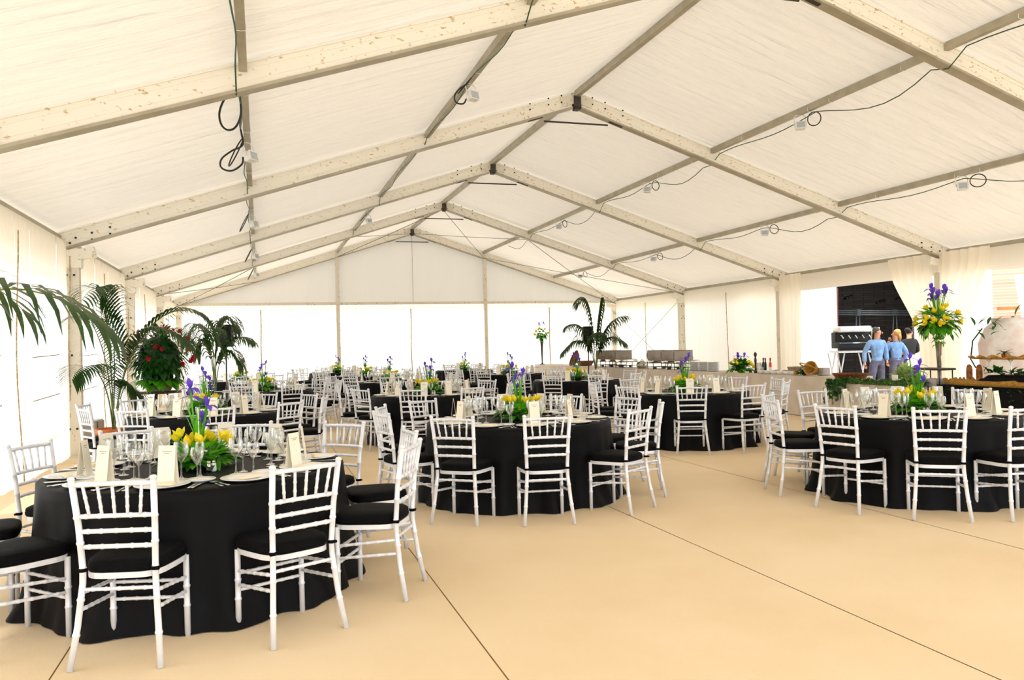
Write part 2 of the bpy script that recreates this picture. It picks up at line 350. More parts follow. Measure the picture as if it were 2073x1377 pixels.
# ---------------------------------------------------------------- aluminium frames
def bolts(mb, c, n, t, rows, r=.014, th=.012, mi=0):
    """discs on a face at c (centre) with in-plane axes t (x) and up; rows = list of (dx, dz)"""
    n = Vector(n); t = Vector(t); up = n.cross(t)
    for dx, dz in rows:
        p = Vector(c) + t*dx + up*dz; mb.tube([p, p+n*th], r, 8, mi, smooth=False)
for k, y in enumerate(frames):
    gable = (k == len(frames)-1)
    fr = empty('roof_frame', (0, y, 0)); fr['kind'] = 'structure'
    for sd_ in (-1, 1):
        a = Vector((sd_*.12, 0, ZR-SL*.12-.12)); b = Vector((sd_*(W+.02), 0, ZE-.125))
        r_ = MB(); fl_ = MB(); r_.beam(a, b, .10, .22)
        up = (b-a).normalized(); nn = Vector((0,1,0)).cross(up); nn = nn if nn.z > 0 else -nn
        r_.beam(a+nn*.115, b+nn*.115, .13, .018); fl_.beam(a-nn*.125, b-nn*.125, .15, .03)
        for o_ in (-.05, .06): r_.beam(a+nn*o_-Vector((0,.052,0)), b+nn*o_-Vector((0,.052,0)), .006, .006)
        r_.build('rafter', M['beam'], fr); fl_.build('flange', M['purlin'], fr)
        # haunch: plate where the rafter sits on the column, and a thicker shoe
        hb = MB(); xo = sd_*(W-.12); hb.beam((sd_*(W-.02),0,ZE-.36), (sd_*(W-.5),0,ZE-.26+.0), .135, .16)
        hb.box((xo-sd_*.07, 0, ZE-.43), (.26, .16, .16))
        bb = MB()
        bolts(bb, (xo-sd_*.05, -.062, ZE-.06), (0,-1,0), (1,0,0), [(-.3*sd_,-.02),(-.3*sd_,.08),(-.55*sd_,.07),(-.55*sd_,.17),(0,-.08),(-.08*sd_,.0)], .016)
        bolts(bb, (xo-sd_*.05, -.07, ZE-.62), (0,-1,0), (1,0,0), [(-.05,0),(.05,0),(-.05,-.42),(.05,-.42),(0,-1.2),(-.05,-2.3),(.05,-2.3)], .016)
        hb.build('haunch', M['beam'], fr); bb.build('bolt', M['bolt'], fr)
        cb = MB(); cb.box((xo-sd_*.05, 0, (ZE-.5)/2+.02), (.2, .13, ZE-.5)); 
        for dx in (-.1, .1): cb.box((xo-sd_*.05+dx, 0, (ZE-.5)/2+.02), (.03, .15, ZE-.5))
        cb.box((xo-sd_*.05, 0, .01), (.34, .3, .02)); cb.build('column', M['alu'], fr)
    rg = MB()
    for sd_ in (-1,1): rg.beam((0,0,ZR-.1), (sd_*.3,0,ZR-.1-SL*.3), .14, .17)
    rg.build('ridge_plate', M['alu'], fr)
    q_ = MB(); q_.box((0,-.02,ZR-.17),(.13,.16,.2)); q_.box((0,-.02,ZR-.29),(.1,.12,.05)); q_.build('ridge_bracket', M['steel'], fr)
    rb = MB()
    for sd_ in (-1,1): bolts(rb, (sd_*.3, -.062, ZR-.2), (0,-1,0), (1,0,0), [(0,.0),(0,.12),(sd_*.25,-.06),(sd_*.25,.05),(sd_*.6,-.17),(sd_*.6,-.07)], .014)
    rb.build('ridge_bolt', M['bolt'], fr)
    if k not in (6, 3) or True:
        tb = MB(); zc = ZR - .30 - SL*.75
        tb.tube([(-.62,-.0,zc),(.62,-.0,zc)], .016, 8); tb.box((-.78,0,zc+.03),(.28,.06,.035), Matrix.Rotation(-math.atan(SL),3,'Y')); tb.box((.78,0,zc+.03),(.28,.06,.035), Matrix.Rotation(math.atan(SL),3,'Y'))
        tb.build('tie_bar', M['steel'], fr)
# gable posts and rail
for x in (-2.8, 2.8):
    p = MB(); p.box((x, YG-.02, zroof(x)/2-.05), (.13, .1, zroof(x)-.1)); p.box((x, YG-.02, .01), (.3,.25,.02)); p.box((x, YG-.08, ZG), (.2,.02,.12))
    tag(p.build('gable_post', M['alu']), kind='structure')
p = MB(); p.beam((-W+.2, YG, ZG), (W-.2, YG, ZG), .06, .1); tag(p.build('gable_rail', M['alu']), kind='structure')
for k in range(len(frames)-1):
    ya, yb = frames[k]+.05, frames[k+1]-.05
    for x in (-P2, -P1, 0, P1, P2):
        p = MB(); z = zroof(x)-.03; p.beam((x, ya, z), (x, yb, z), .075 if x else .09, .1 if x else .11)
        tag(p.build('roof_purlin', M['purlin']), kind='structure')
    for sd_ in (-1, 1):
        p = MB(); x = sd_*(W-.02); p.beam((x, ya, ZE-.09), (x, yb, ZE-.09), .07, .13); p.beam((x-sd_*.045, ya, ZE-.12), (x-sd_*.045, yb, ZE-.12), .02, .05)
        tag(p.build('eave_beam', M['purlin']), kind='structure')
# bracing cables in the far bay
ya, yb = frames[-2], frames[-1]
def wire(name, pts, r, m, label, cat, group=None):
    t = MB(); t.tube(pts, r, 6); return tag(t.build(name, m), label, cat, group)
bi = 0
for xa, xb, nm in ((-W+.3, -P2, 'left eave'), (-P1, 0, 'left of the ridge'), (0, P1, 'right of the ridge'), (P1, W-.3, 'right eave')):
    for p_, q_ in ((xa, xb), (xb, xa)):
        bi += 1
        wire('brace_cable', [(p_, ya+.1, zroof(p_)-.24), ((p_+q_)/2, (ya+yb)/2, zroof((p_+q_)/2)-.26), (q_, yb-.1, zroof(q_)-.24)], .008, M['steel'],
             'thin steel brace cable under the far roof bay, %s, running %s' % (nm, 'outward' if abs(q_) > abs(p_) else 'inward'), 'cable')
wire('brace_cable', [(W-.3, ya+.1, ZE-.5), (W-.3, yb-.1, .4)], .006, M['steel'], 'steel brace cable falling away along the far right wall', 'cable')
wire('brace_cable', [(W-.3, ya+.1, .4), (W-.3, yb-.1, ZE-.5)], .006, M['steel'], 'steel brace cable rising away along the far right wall', 'cable')
# ---------------------------------------------------------------- floodlights and cables on the purlins
def floodlight():
    r = empty('floodlight', (0,0,0))
    b = MB(); b.bevbox((0,0,-.19), (.15,.09,.12), .012); 
    for i in range(4): b.box((-.05+.033*i, .052, -.19), (.008,.02,.1))
    b.box((0,.05,-.12),(.06,.05,.03)); b.build('housing', M['plastic'], r)
    f = MB(); f.box((0,-.048,-.195), (.16,.012,.13)); f.build('bezel', M['plastic'], r)
    g_ = MB(); g_.box((0,-.056,-.195), (.125,.004,.095)); g_.build('glass_pane', mat('lamp glass', 'B9C2C8', .1), r)
    k = MB(); k.tube([(-.09,0,-.19),(-.09,0,-.04),(-.05,0,-.0),(.05,0,-.0),(.09,0,-.04),(.09,0,-.19)], .008, 6); k.build('bracket', M['plastic'], r)
    return r
fl0 = floodlight()
FL = []
bayname = {1:'first', 2:'second', 3:'third', 4:'fourth', 5:'fifth'}
rown = {-P2:'outer left', -P1:'inner left', P1:'inner right', P2:'outer right'}
rel = {1:'the near bay', 2:'the second bay', 3:'the third bay', 4:'the fourth bay', 5:'the far bay'}
first = True
for k in (2, 3, 4, 5):
    for x in (-P2, -P1, P1, P2):
        if k == 5 and x in (-P1, P1): continue
        if k == 3 and x == -P1: continue
        y = frames[k] + S/2 + (R.uniform(-.3, .3)); z = zroof(x)-.08
        lb = 'white floodlight clipped under the %s roof purlin, %s from the camera' % (rown[x], rel[k])
        rz = {-P2:.9, -P1:.5, P1:-.5, P2:-.6}[x]
        if first: fl0.location = (x, y, z); fl0.rotation_euler = (-.25,0,rz); tag(fl0, lb, 'floodlight', 'floodlights on the roof purlins'); first = False
        else:
            o = dup(fl0, (x, y, z), rz, lb, 'floodlights on the roof purlins'); o['category'] = 'floodlight'; o.rotation_euler = (-.25, 0, rz)
        # cable loop beside it, hanging from the purlin
        L_ = .34 if x == -P2 else .2; lp = MB(); x1 = x - (.05 if x < 0 else -.05)
        pts = []
        for i in range(19):
            a = i/18*2*PI; pts.append((x1 + (-1 if x < 0 else .35)*(.17*math.sin(a/2)*math.sin(a/2)*1.0), y-.25+.22*math.sin(a)*.7, z-.02-L_*(.5-.5*math.cos(a))))
        lp.tube(pts, .0085, 6); wi = lp.build('cable_loop', M['cable']); tag(wi, 'black cable loop hanging by the floodlight, %s purlin, %s' % (rown[x], rel[k]), 'cable', 'cable loops under the roof')
t = MB(); t.tube([(-.04,0,0),(-.045,0,-.055),(0,0,-.062),(.045,0,-.055),(.04,0,0)], .004, 5, 0, False); TIE = t.mesh('cable_tie', M['plastic'])
for x in (-P2, -P1, P1, P2):
    pts = []; y = frames[0]
    while y < YG-3 and len(pts) < 200:
        f_ = ((y-frames[0]) % S)/S
        q = zroof(x) - .1 - (.17 if f_ < .03 or f_ > .97 else 0) - (.05 + .22*max(0, math.sin(PI*min(1, f_/.45)))*(x > 0) + .04*math.sin(y*2.3)) * (0 if f_ < .02 else 1)
        pts.append((x + (.05 if x > 0 else -.05) + .015*math.sin(y*3), y, q)); y += .28
    wire('power_cable', pts, .0075, M['gcable'], 'thin dark power cable strung along the %s roof purlin' % rown[x], 'cable', 'power cables under the roof')
    cab_ = [o for o in C.objects if o.name.startswith('power_cable')][-1]
    for k in range(1, 6):
        for q in (.12, .38, .47, .8):
            o_ = bpy.data.objects.new('cable_tie', TIE); C.objects.link(o_); o_.parent = cab_; o_.location = (x, frames[k]+S*q, zroof(x)-.03)
# big loops seen near the outer left purlin
def loop(pts, r, label): wire('cable_loop', pts, r, M['cable'], label, 'cable', 'cable loops under the roof')
def smooth(P_, m=5):
    P_ = [Vector(p) for p in P_]; out = []
    for i in range(len(P_)-1):
        a, b, c, d = P_[max(i-1,0)], P_[i], P_[i+1], P_[min(i+2,len(P_)-1)]
        for j in range(m):
            t = j/m; out.append(.5*((2*b) + (c-a)*t + (2*a-5*b+4*c-d)*t*t + (3*b-a-3*c+d)*t**3))
    return out + [P_[-1]]
def pxloop(pp, d): return smooth([at(x, y, d) for x, y in pp])
loop(pxloop([(466,188),(452,205),(444,230),(448,252),(460,263),(474,260),(484,245),(488,225),(486,200),(484,185)], 8.2), .011, 'large black cable loop just past the near rafter, outer left purlin')
loop(pxloop([(490,186),(484,210),(490,232),(486,255),(492,292),(470,305),(450,320),(446,335),(455,344),(472,345),(490,332),(492,318)], 9.3), .011, 'large black cable loop holding up against the nearest outer left floodlight')
loop(pxloop([(942,172),(928,182),(920,196),(924,208),(938,210),(944,200)], 10.5), .011, 'black cable loop coiled at the nearest inner left floodlight')
# ---------------------------------------------------------------- curtains tied beside the open bays
def curtain(name, y0, y1, yb0, yb1, ztop, label, waist=None, x=W-.34, zb=.05):
    mb = MB()
    def fn(u, v):
        z = ztop*(1-v) + zb*v; k = v
        if waist: # gathered at waist then falling straight
            kk = min(1, v/waist); kk = kk*kk*(3-2*kk) if v < waist else 1
        else: kk = v
        a = y0 + (yb0-y0)*kk; b = y1 + (yb1-y1)*kk
        return (x + .05*math.sin(u*34) + .02*math.sin(u*15+v*4), a + (b-a)*u, z)
    mb.grid(fn, 72, 16); o = mb.build(name, M['curtain']); return tag(o, label, 'curtain', 'cream curtains along the open side')
yB, yC = frames[3], frames[4]
curtain('curtain', yC-1.05, yC-.12, yC-.95, yC-.15, ZE-.1, 'cream curtain hanging straight at the second open-side post, by the buffet')
curtain('curtain', yB+.1, yB+1.35, yB+.05, yB+.45, ZE-.1, 'cream curtain swept back on the far side of the post with the iris vase', .62)
curtain('curtain', yB-1.35, yB-.1, yB-.6, yB-.1, ZE-.1, 'cream curtain swept back on the near side of the post with the iris vase', .7)
# ---------------------------------------------------------------- outside, right of the tent
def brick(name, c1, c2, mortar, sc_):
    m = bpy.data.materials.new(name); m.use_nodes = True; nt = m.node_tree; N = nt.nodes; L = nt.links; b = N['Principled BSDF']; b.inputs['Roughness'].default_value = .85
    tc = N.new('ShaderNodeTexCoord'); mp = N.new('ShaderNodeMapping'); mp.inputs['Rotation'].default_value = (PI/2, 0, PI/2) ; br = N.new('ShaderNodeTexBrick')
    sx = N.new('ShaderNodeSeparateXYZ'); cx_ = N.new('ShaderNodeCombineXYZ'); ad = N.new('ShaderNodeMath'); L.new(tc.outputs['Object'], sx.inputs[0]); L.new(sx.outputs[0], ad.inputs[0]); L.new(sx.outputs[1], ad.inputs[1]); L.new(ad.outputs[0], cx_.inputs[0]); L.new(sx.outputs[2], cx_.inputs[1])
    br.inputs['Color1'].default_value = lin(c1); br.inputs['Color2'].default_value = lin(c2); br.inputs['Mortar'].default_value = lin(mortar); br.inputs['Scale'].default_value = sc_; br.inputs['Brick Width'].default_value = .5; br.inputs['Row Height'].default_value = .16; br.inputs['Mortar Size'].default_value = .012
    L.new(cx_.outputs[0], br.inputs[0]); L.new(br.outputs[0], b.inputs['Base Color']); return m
M['bshade'] = brick('shaded brick', '4A4442', '39332F', '2A2624', 2.0); M['bred'] = brick('red brick', 'D0A08A', 'C08A72', 'DCC6B8', 2.0)  # passage brick: its shade is put into the dark base colours
M['plaster'] = mat('white plaster', 'F2EFEA', .9, 0, (1.2, 'E8E4DD', .6, None))
def seg(mb, a, b, z0, z1, th=.2, mi=0):
    mb.beam((a[0],a[1],(z0+z1)/2), (b[0],b[1],(z0+z1)/2), th, z1-z0, mi=mi)
def w2(x, y, d): p = at(x, y, d); return (p.x, p.y)
# white plastered wall with a wide opening; a shaded brick wall stands back inside it
A0, A1, A2, A3 = w2(1560,680,24.5), w2(1695,680,24.0), w2(1851,680,23.2), w2(2032,680,22.6)
ow = MB(); seg(ow, A0, A1, 0, 6); seg(ow, A1, A2, 4.4, 6); seg(ow, A2, A3, 0, 6); tag(ow.build('wall_outside', M['plaster']), kind='structure')
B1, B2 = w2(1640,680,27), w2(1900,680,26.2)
bd = MB(); seg(bd, B1, B2, 0, 4.6); tag(bd.build('wall_passage', M['bshade']), kind='structure')
bc = MB(); bc.add([(A1[0],A1[1],4.5),(A2[0],A2[1],4.5),(B2[0],B2[1],4.5),(B1[0],B1[1],4.5)], [(0,1,2,3)]); seg(bc, A1, B1, 0, 4.5, .1); seg(bc, A2, B2, 0, 4.5, .1); tag(bc.build('ceiling_passage', M['bshade']), kind='structure')
E1, E2 = w2(2010,620,21.5), w2(2200,620,20.5)
br_ = MB(); seg(br_, E1, E2, 1.3, 6.5); tag(br_.build('wall_brick', M['bred']), kind='structure')
lp = MB(); seg(lp, w2(2010,680,21.3), w2(2200,680,20.3), 0, 1.75); tag(lp.build('wall_low', M['plaster']), kind='structure')
rr_ = MB(); rr_.beam(at(2018,625,20.9), at(2110,622,20.4), .5, .06); tag(rr_.build('tile_canopy', M['terra']), 'narrow terracotta tiled ledge on the brick building outside', 'ledge')
pp_ = MB(); pp_.beam(at(2062,556,18.5), at(2085,690,18.5), .2, .08); tag(pp_.build('leaning_board', M['plastic']), 'white leaning beam in front of the brick building outside', 'beam')
pe = MB()
for x in (1696,): pe.beam(at(x,584,23.8), at(x,790,23.8), .014, .014)
tag(pe.build('red_post', M['redp']), 'thin red steel post at the edge of the dark passage', 'post')
# conduits and boxes on the shaded wall
cdm = mat('conduit grey', '8A9298', .4, .3); r_ = empty('conduit_rack', at(1760, 635, 26), 0, 'grey conduit pipes with junction boxes on the shaded brick wall', 'pipes')
def lc(o, p): return Vector(p) - o.location
for i, y_ in enumerate((629, 633, 637)):
    t = MB(); t.tube([lc(r_, at(1665,y_,25.9)), lc(r_, at(1890,y_+.5,25.2))], .025, 6); t.build('pipe', cdm, r_)
for x_ in (1737, 1812):
    t = MB(); t.box(lc(r_, at(x_, 633, 25.5)), (.14,.12,.2)); t.build('junction_box', cdm, r_)
    for dx in (-3, 3):
        t = MB(); t.tube([lc(r_, at(x_+dx, 638, 25.55)), lc(r_, at(x_+dx*1.6, 690, 25.55))], .02, 6); t.build('pipe', cdm, r_)
for i, (x_, y_) in enumerate(((1717,605),(1781,614),(1822,606))):
    t = MB(); 
    for j in range(3): t.tube([at(x_-6+6*j, y_-1-j*2, 25.8), at(x_-2+6*j, y_-1-j*2, 25.4)], .055, 8)
    tag(t.build('wall_lamp', M['speaker']), 'dark cylinder wall fitting on the shaded brick, %s' % ('above the coffee machine','above the man in blue','nearest the swept-back curtain')[i], 'wall fitting', 'fittings on the shaded brick wall')
# equipment on a white trestle table, seen through the opening
d_ = 21.0; r_ = empty('trestle_table', (at(1745,716,d_).x, at(1745,716,d_).y, 0), -YAW, 'white folding trestle table outside under the dark coffee machine', 'table')
def loc(x, y, d=d_): 
    v = at(x, y, d) - r_.location; return Matrix.Rotation(YAW, 3, 'Z') @ v
tp = MB(); a, b = loc(1700,713), loc(1768,713); tp.box(((a.x+b.x)/2, .3, a.z), (b.x-a.x, .8, .05)); tp.build('table_top', M['plastic'], r_)
for x_, y1_ in ((1702, 768), (1766, 768)):
    a = loc(x_, 715)
    for dy in (0, .6):
        t = MB(); t.tube([(a.x + .1, dy, a.z), (a.x-.12, dy, 0)], .018, 6); t.tube([(a.x - .1, dy, a.z), (a.x+.12, dy, 0)], .018, 6); t.build('leg', M['plastic'], r_)
zt_ = loc(1740,713).z + .025
m_ = empty('coffee_machine', (r_.location.x, r_.location.y, zt_), -YAW, 'large dark coffee machine with white top on the trestle table outside', 'machine')
t = MB(); t.bevbox((-.12,.3,.16), (.9,.55,.16), .02); t.bevbox((-.12,.42,.36), (.9,.3,.3), .02); t.build('body', M['speaker'], m_)
t = MB(); t.bevbox((-.12,.3,.58), (.85,.5,.16), .05); t.build('top_cover', M['plastic'], m_)
t = MB(); t.box((-.12,.0,.22), (.9,.02,.03)); t.build('front_trim', M['chrome'], m_)
for i in range(5):
    t = MB(); t.tube([(-.5+.18*i,.2,.42),(-.5+.18*i,.05,.42),(-.47+.18*i,.0,.33)], .018, 6); t.build('spout', M['chrome'], m_)
t = MB(); t.tube([(.36,.3,.1),(.42,.3,.6),(.6,.3,.62),(.62,.3,.1)], .015, 6); t.build('steam_pipe', M['chrome'], m_)
# ---------------------------------------------------------------- people
def skin_mesh(name, verts, edges, rad, m, parent, sub=2):
    me = bpy.data.meshes.new(name); bm = bmesh.new(); sk = bm.verts.layers.skin.verify(); vs = []
    for i, v in enumerate(verts):
        q = bm.verts.new(v); q[sk].radius = rad[i] if hasattr(rad[i], '__len__') else (rad[i], rad[i]); q[sk].use_root = (i == 0); vs.append(q)
    for a, b in edges: bm.edges.new((vs[a], vs[b]))
    bm.to_mesh(me); bm.free(); me.materials.append(m); o = bpy.data.objects.new(name, me); C.objects.link(o); o.parent = parent
    s_ = o.modifiers.new('Skin', 'SKIN'); s_.use_smooth_shade = True; s_.branch_smoothing = .5; u = o.modifiers.new('Sub', 'SUBSURF'); u.levels = sub; u.render_levels = sub
    return o
def person(loc, rz, pose, label, shirt, trous, hair, hairlen=0, head=(0,0), extra=None):
    J = pose
    names = ['pelvis','waist','chest','neckb','neck','head','crown','shl','ell','wrl','hal','shr','elr','wrr','har','hipl','knl','anl','tol','hipr','knr','anr','tor']
    V = [Vector(J[n]) for n in names]; ix = {n:i for i, n in enumerate(names)}
    E_ = [('pelvis','waist'),('waist','chest'),('chest','neckb'),('neckb','neck'),('neck','head'),('head','crown'),('chest','shl'),('shl','ell'),('ell','wrl'),('wrl','hal'),('chest','shr'),('shr','elr'),('elr','wrr'),('wrr','har'),('pelvis','hipl'),('hipl','knl'),('knl','anl'),('anl','tol'),('pelvis','hipr'),('hipr','knr'),('knr','anr'),('anr','tor')]
    rad = {'pelvis':(.15,.11),'waist':(.135,.1),'chest':(.16,.115),'neckb':.07,'neck':.055,'head':(.084,.096),'crown':.06,'shl':.062,'ell':.042,'wrl':.028,'hal':.034,'shr':.062,'elr':.042,'wrr':.028,'har':.034,'hipl':.095,'knl':.06,'anl':.042,'tol':.035,'hipr':.095,'knr':.06,'anr':.042,'tor':.035}
    slim = ('pelvis','waist','chest','shl','shr','ell','elr','hipl','hipr','knl','knr')
    bodyr = {n: (tuple(q*.6 for q in rad[n]) if hasattr(rad[n], '__len__') else rad[n]*.6) if n in slim else rad[n] for n in names}
    o = skin_mesh('person', V, [(ix[a], ix[b]) for a, b in E_], [bodyr[n] for n in names], M['skin'], None); o.location = loc; o.rotation_euler = (0,0,rz)
    tag(o, label, 'person')
    def sub(nm, lst, es, g_, m, over={}): 
        i2 = {n:i for i, n in enumerate(lst)}
        def rr(n):
            q = rad[n] if n not in over else over[n]; q = q if hasattr(q, '__len__') else (q, q); return (q[0]+g_, q[1]+g_)
        return skin_mesh(nm, [Vector(J[n]) for n in lst], [(i2[a], i2[b]) for a, b in es], [rr(n) for n in lst], m, o)
    J['belt'] = (J['pelvis'][0]*.7, J['pelvis'][1], J['pelvis'][2]-.06); J['belly'] = (0, J['pelvis'][1], 1.07); rad['belt'] = (.16,.12); rad['belly'] = (.15,.112)
    sub('shirt', ['waist','pelvis','chest','neckb','shl','ell','wrl','shr','elr','wrr','belt'], [('pelvis','belt'),('waist','pelvis'),('waist','chest'),('chest','neckb'),('chest','shl'),('shl','ell'),('ell','wrl'),('chest','shr'),('shr','elr'),('elr','wrr')], .02, shirt, {'pelvis':(.15,.11), 'neckb':.07, 'shl':.066, 'shr':.066, 'chest':(.145,.115), 'waist':(.13,.1), 'belt':(.15,.115), 'ell':.04, 'elr':.04, 'wrl':.032, 'wrr':.032})
    sub('trousers', ['belly','pelvis','hipl','knl','anl','hipr','knr','anr'], [('belly','pelvis'),('pelvis','hipl'),('hipl','knl'),('knl','anl'),('pelvis','hipr'),('hipr','knr'),('knr','anr')], .022, trous)
    hd = Vector(J['head']); cr = Vector(J['crown']); up = (cr-hd).normalized(); fd = Vector(J['face']).normalized()
    rot = Matrix((fd.cross(up).normalized()*-1, fd, up)).transposed() if True else None
    hb = MB(); hb.ball(hd+up*.045-fd*.045, .094, 14, 0, (.95,1.0,1.05), rot); 
    if hairlen: hb.tube([hd-fd*.1+up*.02, hd-fd*.13-up*.08, hd-fd*.12-up*.2], [.045,.035,.012], 8)
    hb.build('hair', hair, o)
    fb = MB(); fb.ball(hd+fd*.092+up*.0, .016, 8, 0, (1,1,1.5), rot); fb.build('nose', M['skin'], o)
    for s_ in (-1,1):
        ax = fd.cross(up).normalized(); eb = MB(); eb.ball(hd+fd*.088+up*.025+ax*(s_*.03), .008, 6); eb.build('eye', M['haird'], o)
        eb = MB(); eb.ball(hd+ax*(s_*.084)+up*.005, .022, 8, 0, (.4,.8,1.3), rot); eb.build('ear', M['skin'], o)
    mb_ = MB(); mb_.ball(hd+fd*.085-up*.035, .014, 8, 0, (1.5,.5,.4), rot); mb_.build('mouth', M['red'], o)
    for h, w_ in (('hal','wrl'),('har','wrr')):
        p = Vector(J[h]); t = (p-Vector(J[w_])).normalized(); s_ = t.cross(Vector((0,1,0.01))).normalized(); n_ = s_.cross(t)
        for i in range(4):
            q = p + s_*((i-1.5)*.018) + t*.02; L_ = (.06,.07,.066,.05)[i]; fg = MB(); fg.tube([q, q+t*L_*.6+n_*.006, q+t*L_*.95+n_*.022], [.0095,.0085,.007], 6); fg.build('finger', M['skin'], o)
        q = p - s_*.03; fg = MB(); fg.tube([q, q+t*.03-s_*.018, q+t*.055-s_*.018], [.011,.009,.008], 6); fg.build('thumb', M['skin'], o)
    for a_, t_ in (('anl','tol'),('anr','tor')):
        sh = MB(); p = (Vector(J[a_])+Vector(J[t_]))/2; dv_ = (Vector(J[t_])-Vector(J[a_])); sh.ball((p.x+dv_.x*.15, p.y+dv_.y*.15, .05), .1, 10, 0, (.5,1.4,.55), Matrix.Rotation(math.atan2(-dv_.x, dv_.y), 3, 'Z')); sh.build('shoe', M['speaker'], o)
    return o
def base_pose(): return {'pelvis':(0,0,.97),'waist':(0,0,1.1),'chest':(0,0,1.33),'neckb':(0,0,1.47),'neck':(0,0,1.54),'head':(0,0,1.64),'crown':(0,0,1.71),'face':(0,1,0),
 'shl':(.17,0,1.42),'ell':(.23,-.02,1.14),'wrl':(.24,.05,.9),'hal':(.24,.08,.82),'shr':(-.17,0,1.42),'elr':(-.27,-.02,1.14),'wrr':(-.28,.05,.9),'har':(-.28,.08,.82),
 'hipl':(.09,0,.88),'knl':(.1,.01,.49),'anl':(.1,-.02,.09),'tol':(.11,.14,.04),'hipr':(-.09,0,.88),'knr':(-.1,.01,.49),'anr':(-.1,-.02,.09),'tor':(-.11,.14,.04)}
def pl(x, y, d): p = at(x, y, d); return (p.x, p.y, -.03)
p1 = base_pose(); p1.update({'face':(-.7,.6,-.1),'head':(-.03,.03,1.64),'crown':(-.03,.02,1.72),'knl':(.22,.12,.5),'anl':(.3,.02,.09),'tol':(.38,.14,.04),'chest':(-.01,.0,1.33),'elr':(-.29,-.08,1.15),'wrr':(-.24,.03,.93),'har':(-.22,.07,.86),'ell':(.3,-.06,1.14),'wrl':(.34,.02,.9),'hal':(.35,.05,.82)})
person(pl(1775, 700, 20.0), PI-YAW+.1, p1, 'man in blue shirt and grey trousers standing outside, head turned to a colleague', M['blue'], M['trous'], M['hairg'])
p2 = base_pose(); p2.update({'face':(-.5,.8,0),'head':(0,.02,1.58),'crown':(0,.01,1.65),'neck':(0,0,1.49),'neckb':(0,0,1.42),'chest':(0,0,1.28),'shl':(.145,0,1.36),'shr':(-.145,0,1.36),'elr':(-.24,.08,1.12),'wrr':(-.14,.14,1.34),'har':(-.11,.12,1.43),'ell':(.26,-.02,1.1),'wrl':(.25,.12,.9),'hal':(.24,.18,.84)})
person(pl(1814, 700, 20.1), -YAW+.05, p2, 'fair-haired person in blue shirt seen from behind, ponytail, hand at face', M['blue'], M['trous'], M['hairb'], 1)
p3 = base_pose(); p3.update({'face':(.8,.35,-.1),'head':(.03,.03,1.62),'ell':(.3,.05,1.14),'wrl':(.12,.24,1.08),'hal':(.04,.26,1.08),'elr':(-.28,.05,1.14),'wrr':(-.14,.26,1.06),'har':(-.06,.28,1.06)})
q3 = person(pl(1841, 700, 20.9), -YAW+.2, p3, 'dark-haired man with glasses in black shirt and white apron outside', M['darkshirt'], M['darkshirt'], M['haird'])
t = MB(); t.box((0,-.13,.88), (.36,.02,.34)); t.build('apron', M['apron'], q3)
t = MB(); t.tube([(.1,.06,1.66),(.14,.1,1.65),(.11,.14,1.65)], .006, 6); t.build('glasses', M['speaker'], q3)
# ---------------------------------------------------------------- chair
def bamboo(mb, pts, r, rings, n=8, seg_=None):
    """a turned bamboo-look stick along pts with raised rings at the fractions given"""
    pts = [Vector(p) for p in pts]; ls = [0]
    for a, b in zip(pts[:-1], pts[1:]): ls.append(ls[-1] + (b-a).length)
    T = ls[-1]
    def pos(s):
        s = min(max(s, 0), T)
        for i in range(len(pts)-1):
            if s <= ls[i+1] + 1e-9: return pts[i].lerp(pts[i+1], (s-ls[i])/(ls[i+1]-ls[i]))
        return pts[-1]
    st = {0.0: r, T: r}
    for i in range(1, len(pts)-1): st[ls[i]] = r
    for f in rings:
        c = f*T
        for d_, k in ((-.009,1.0),(-.004,1.2),(.004,1.2),(.009,1.0)):
            if 0 < c+d_ < T: st[c+d_] = r*k
    ks = sorted(st); mb.tube([pos(s) for s in ks], [st[s] for s in ks], n)
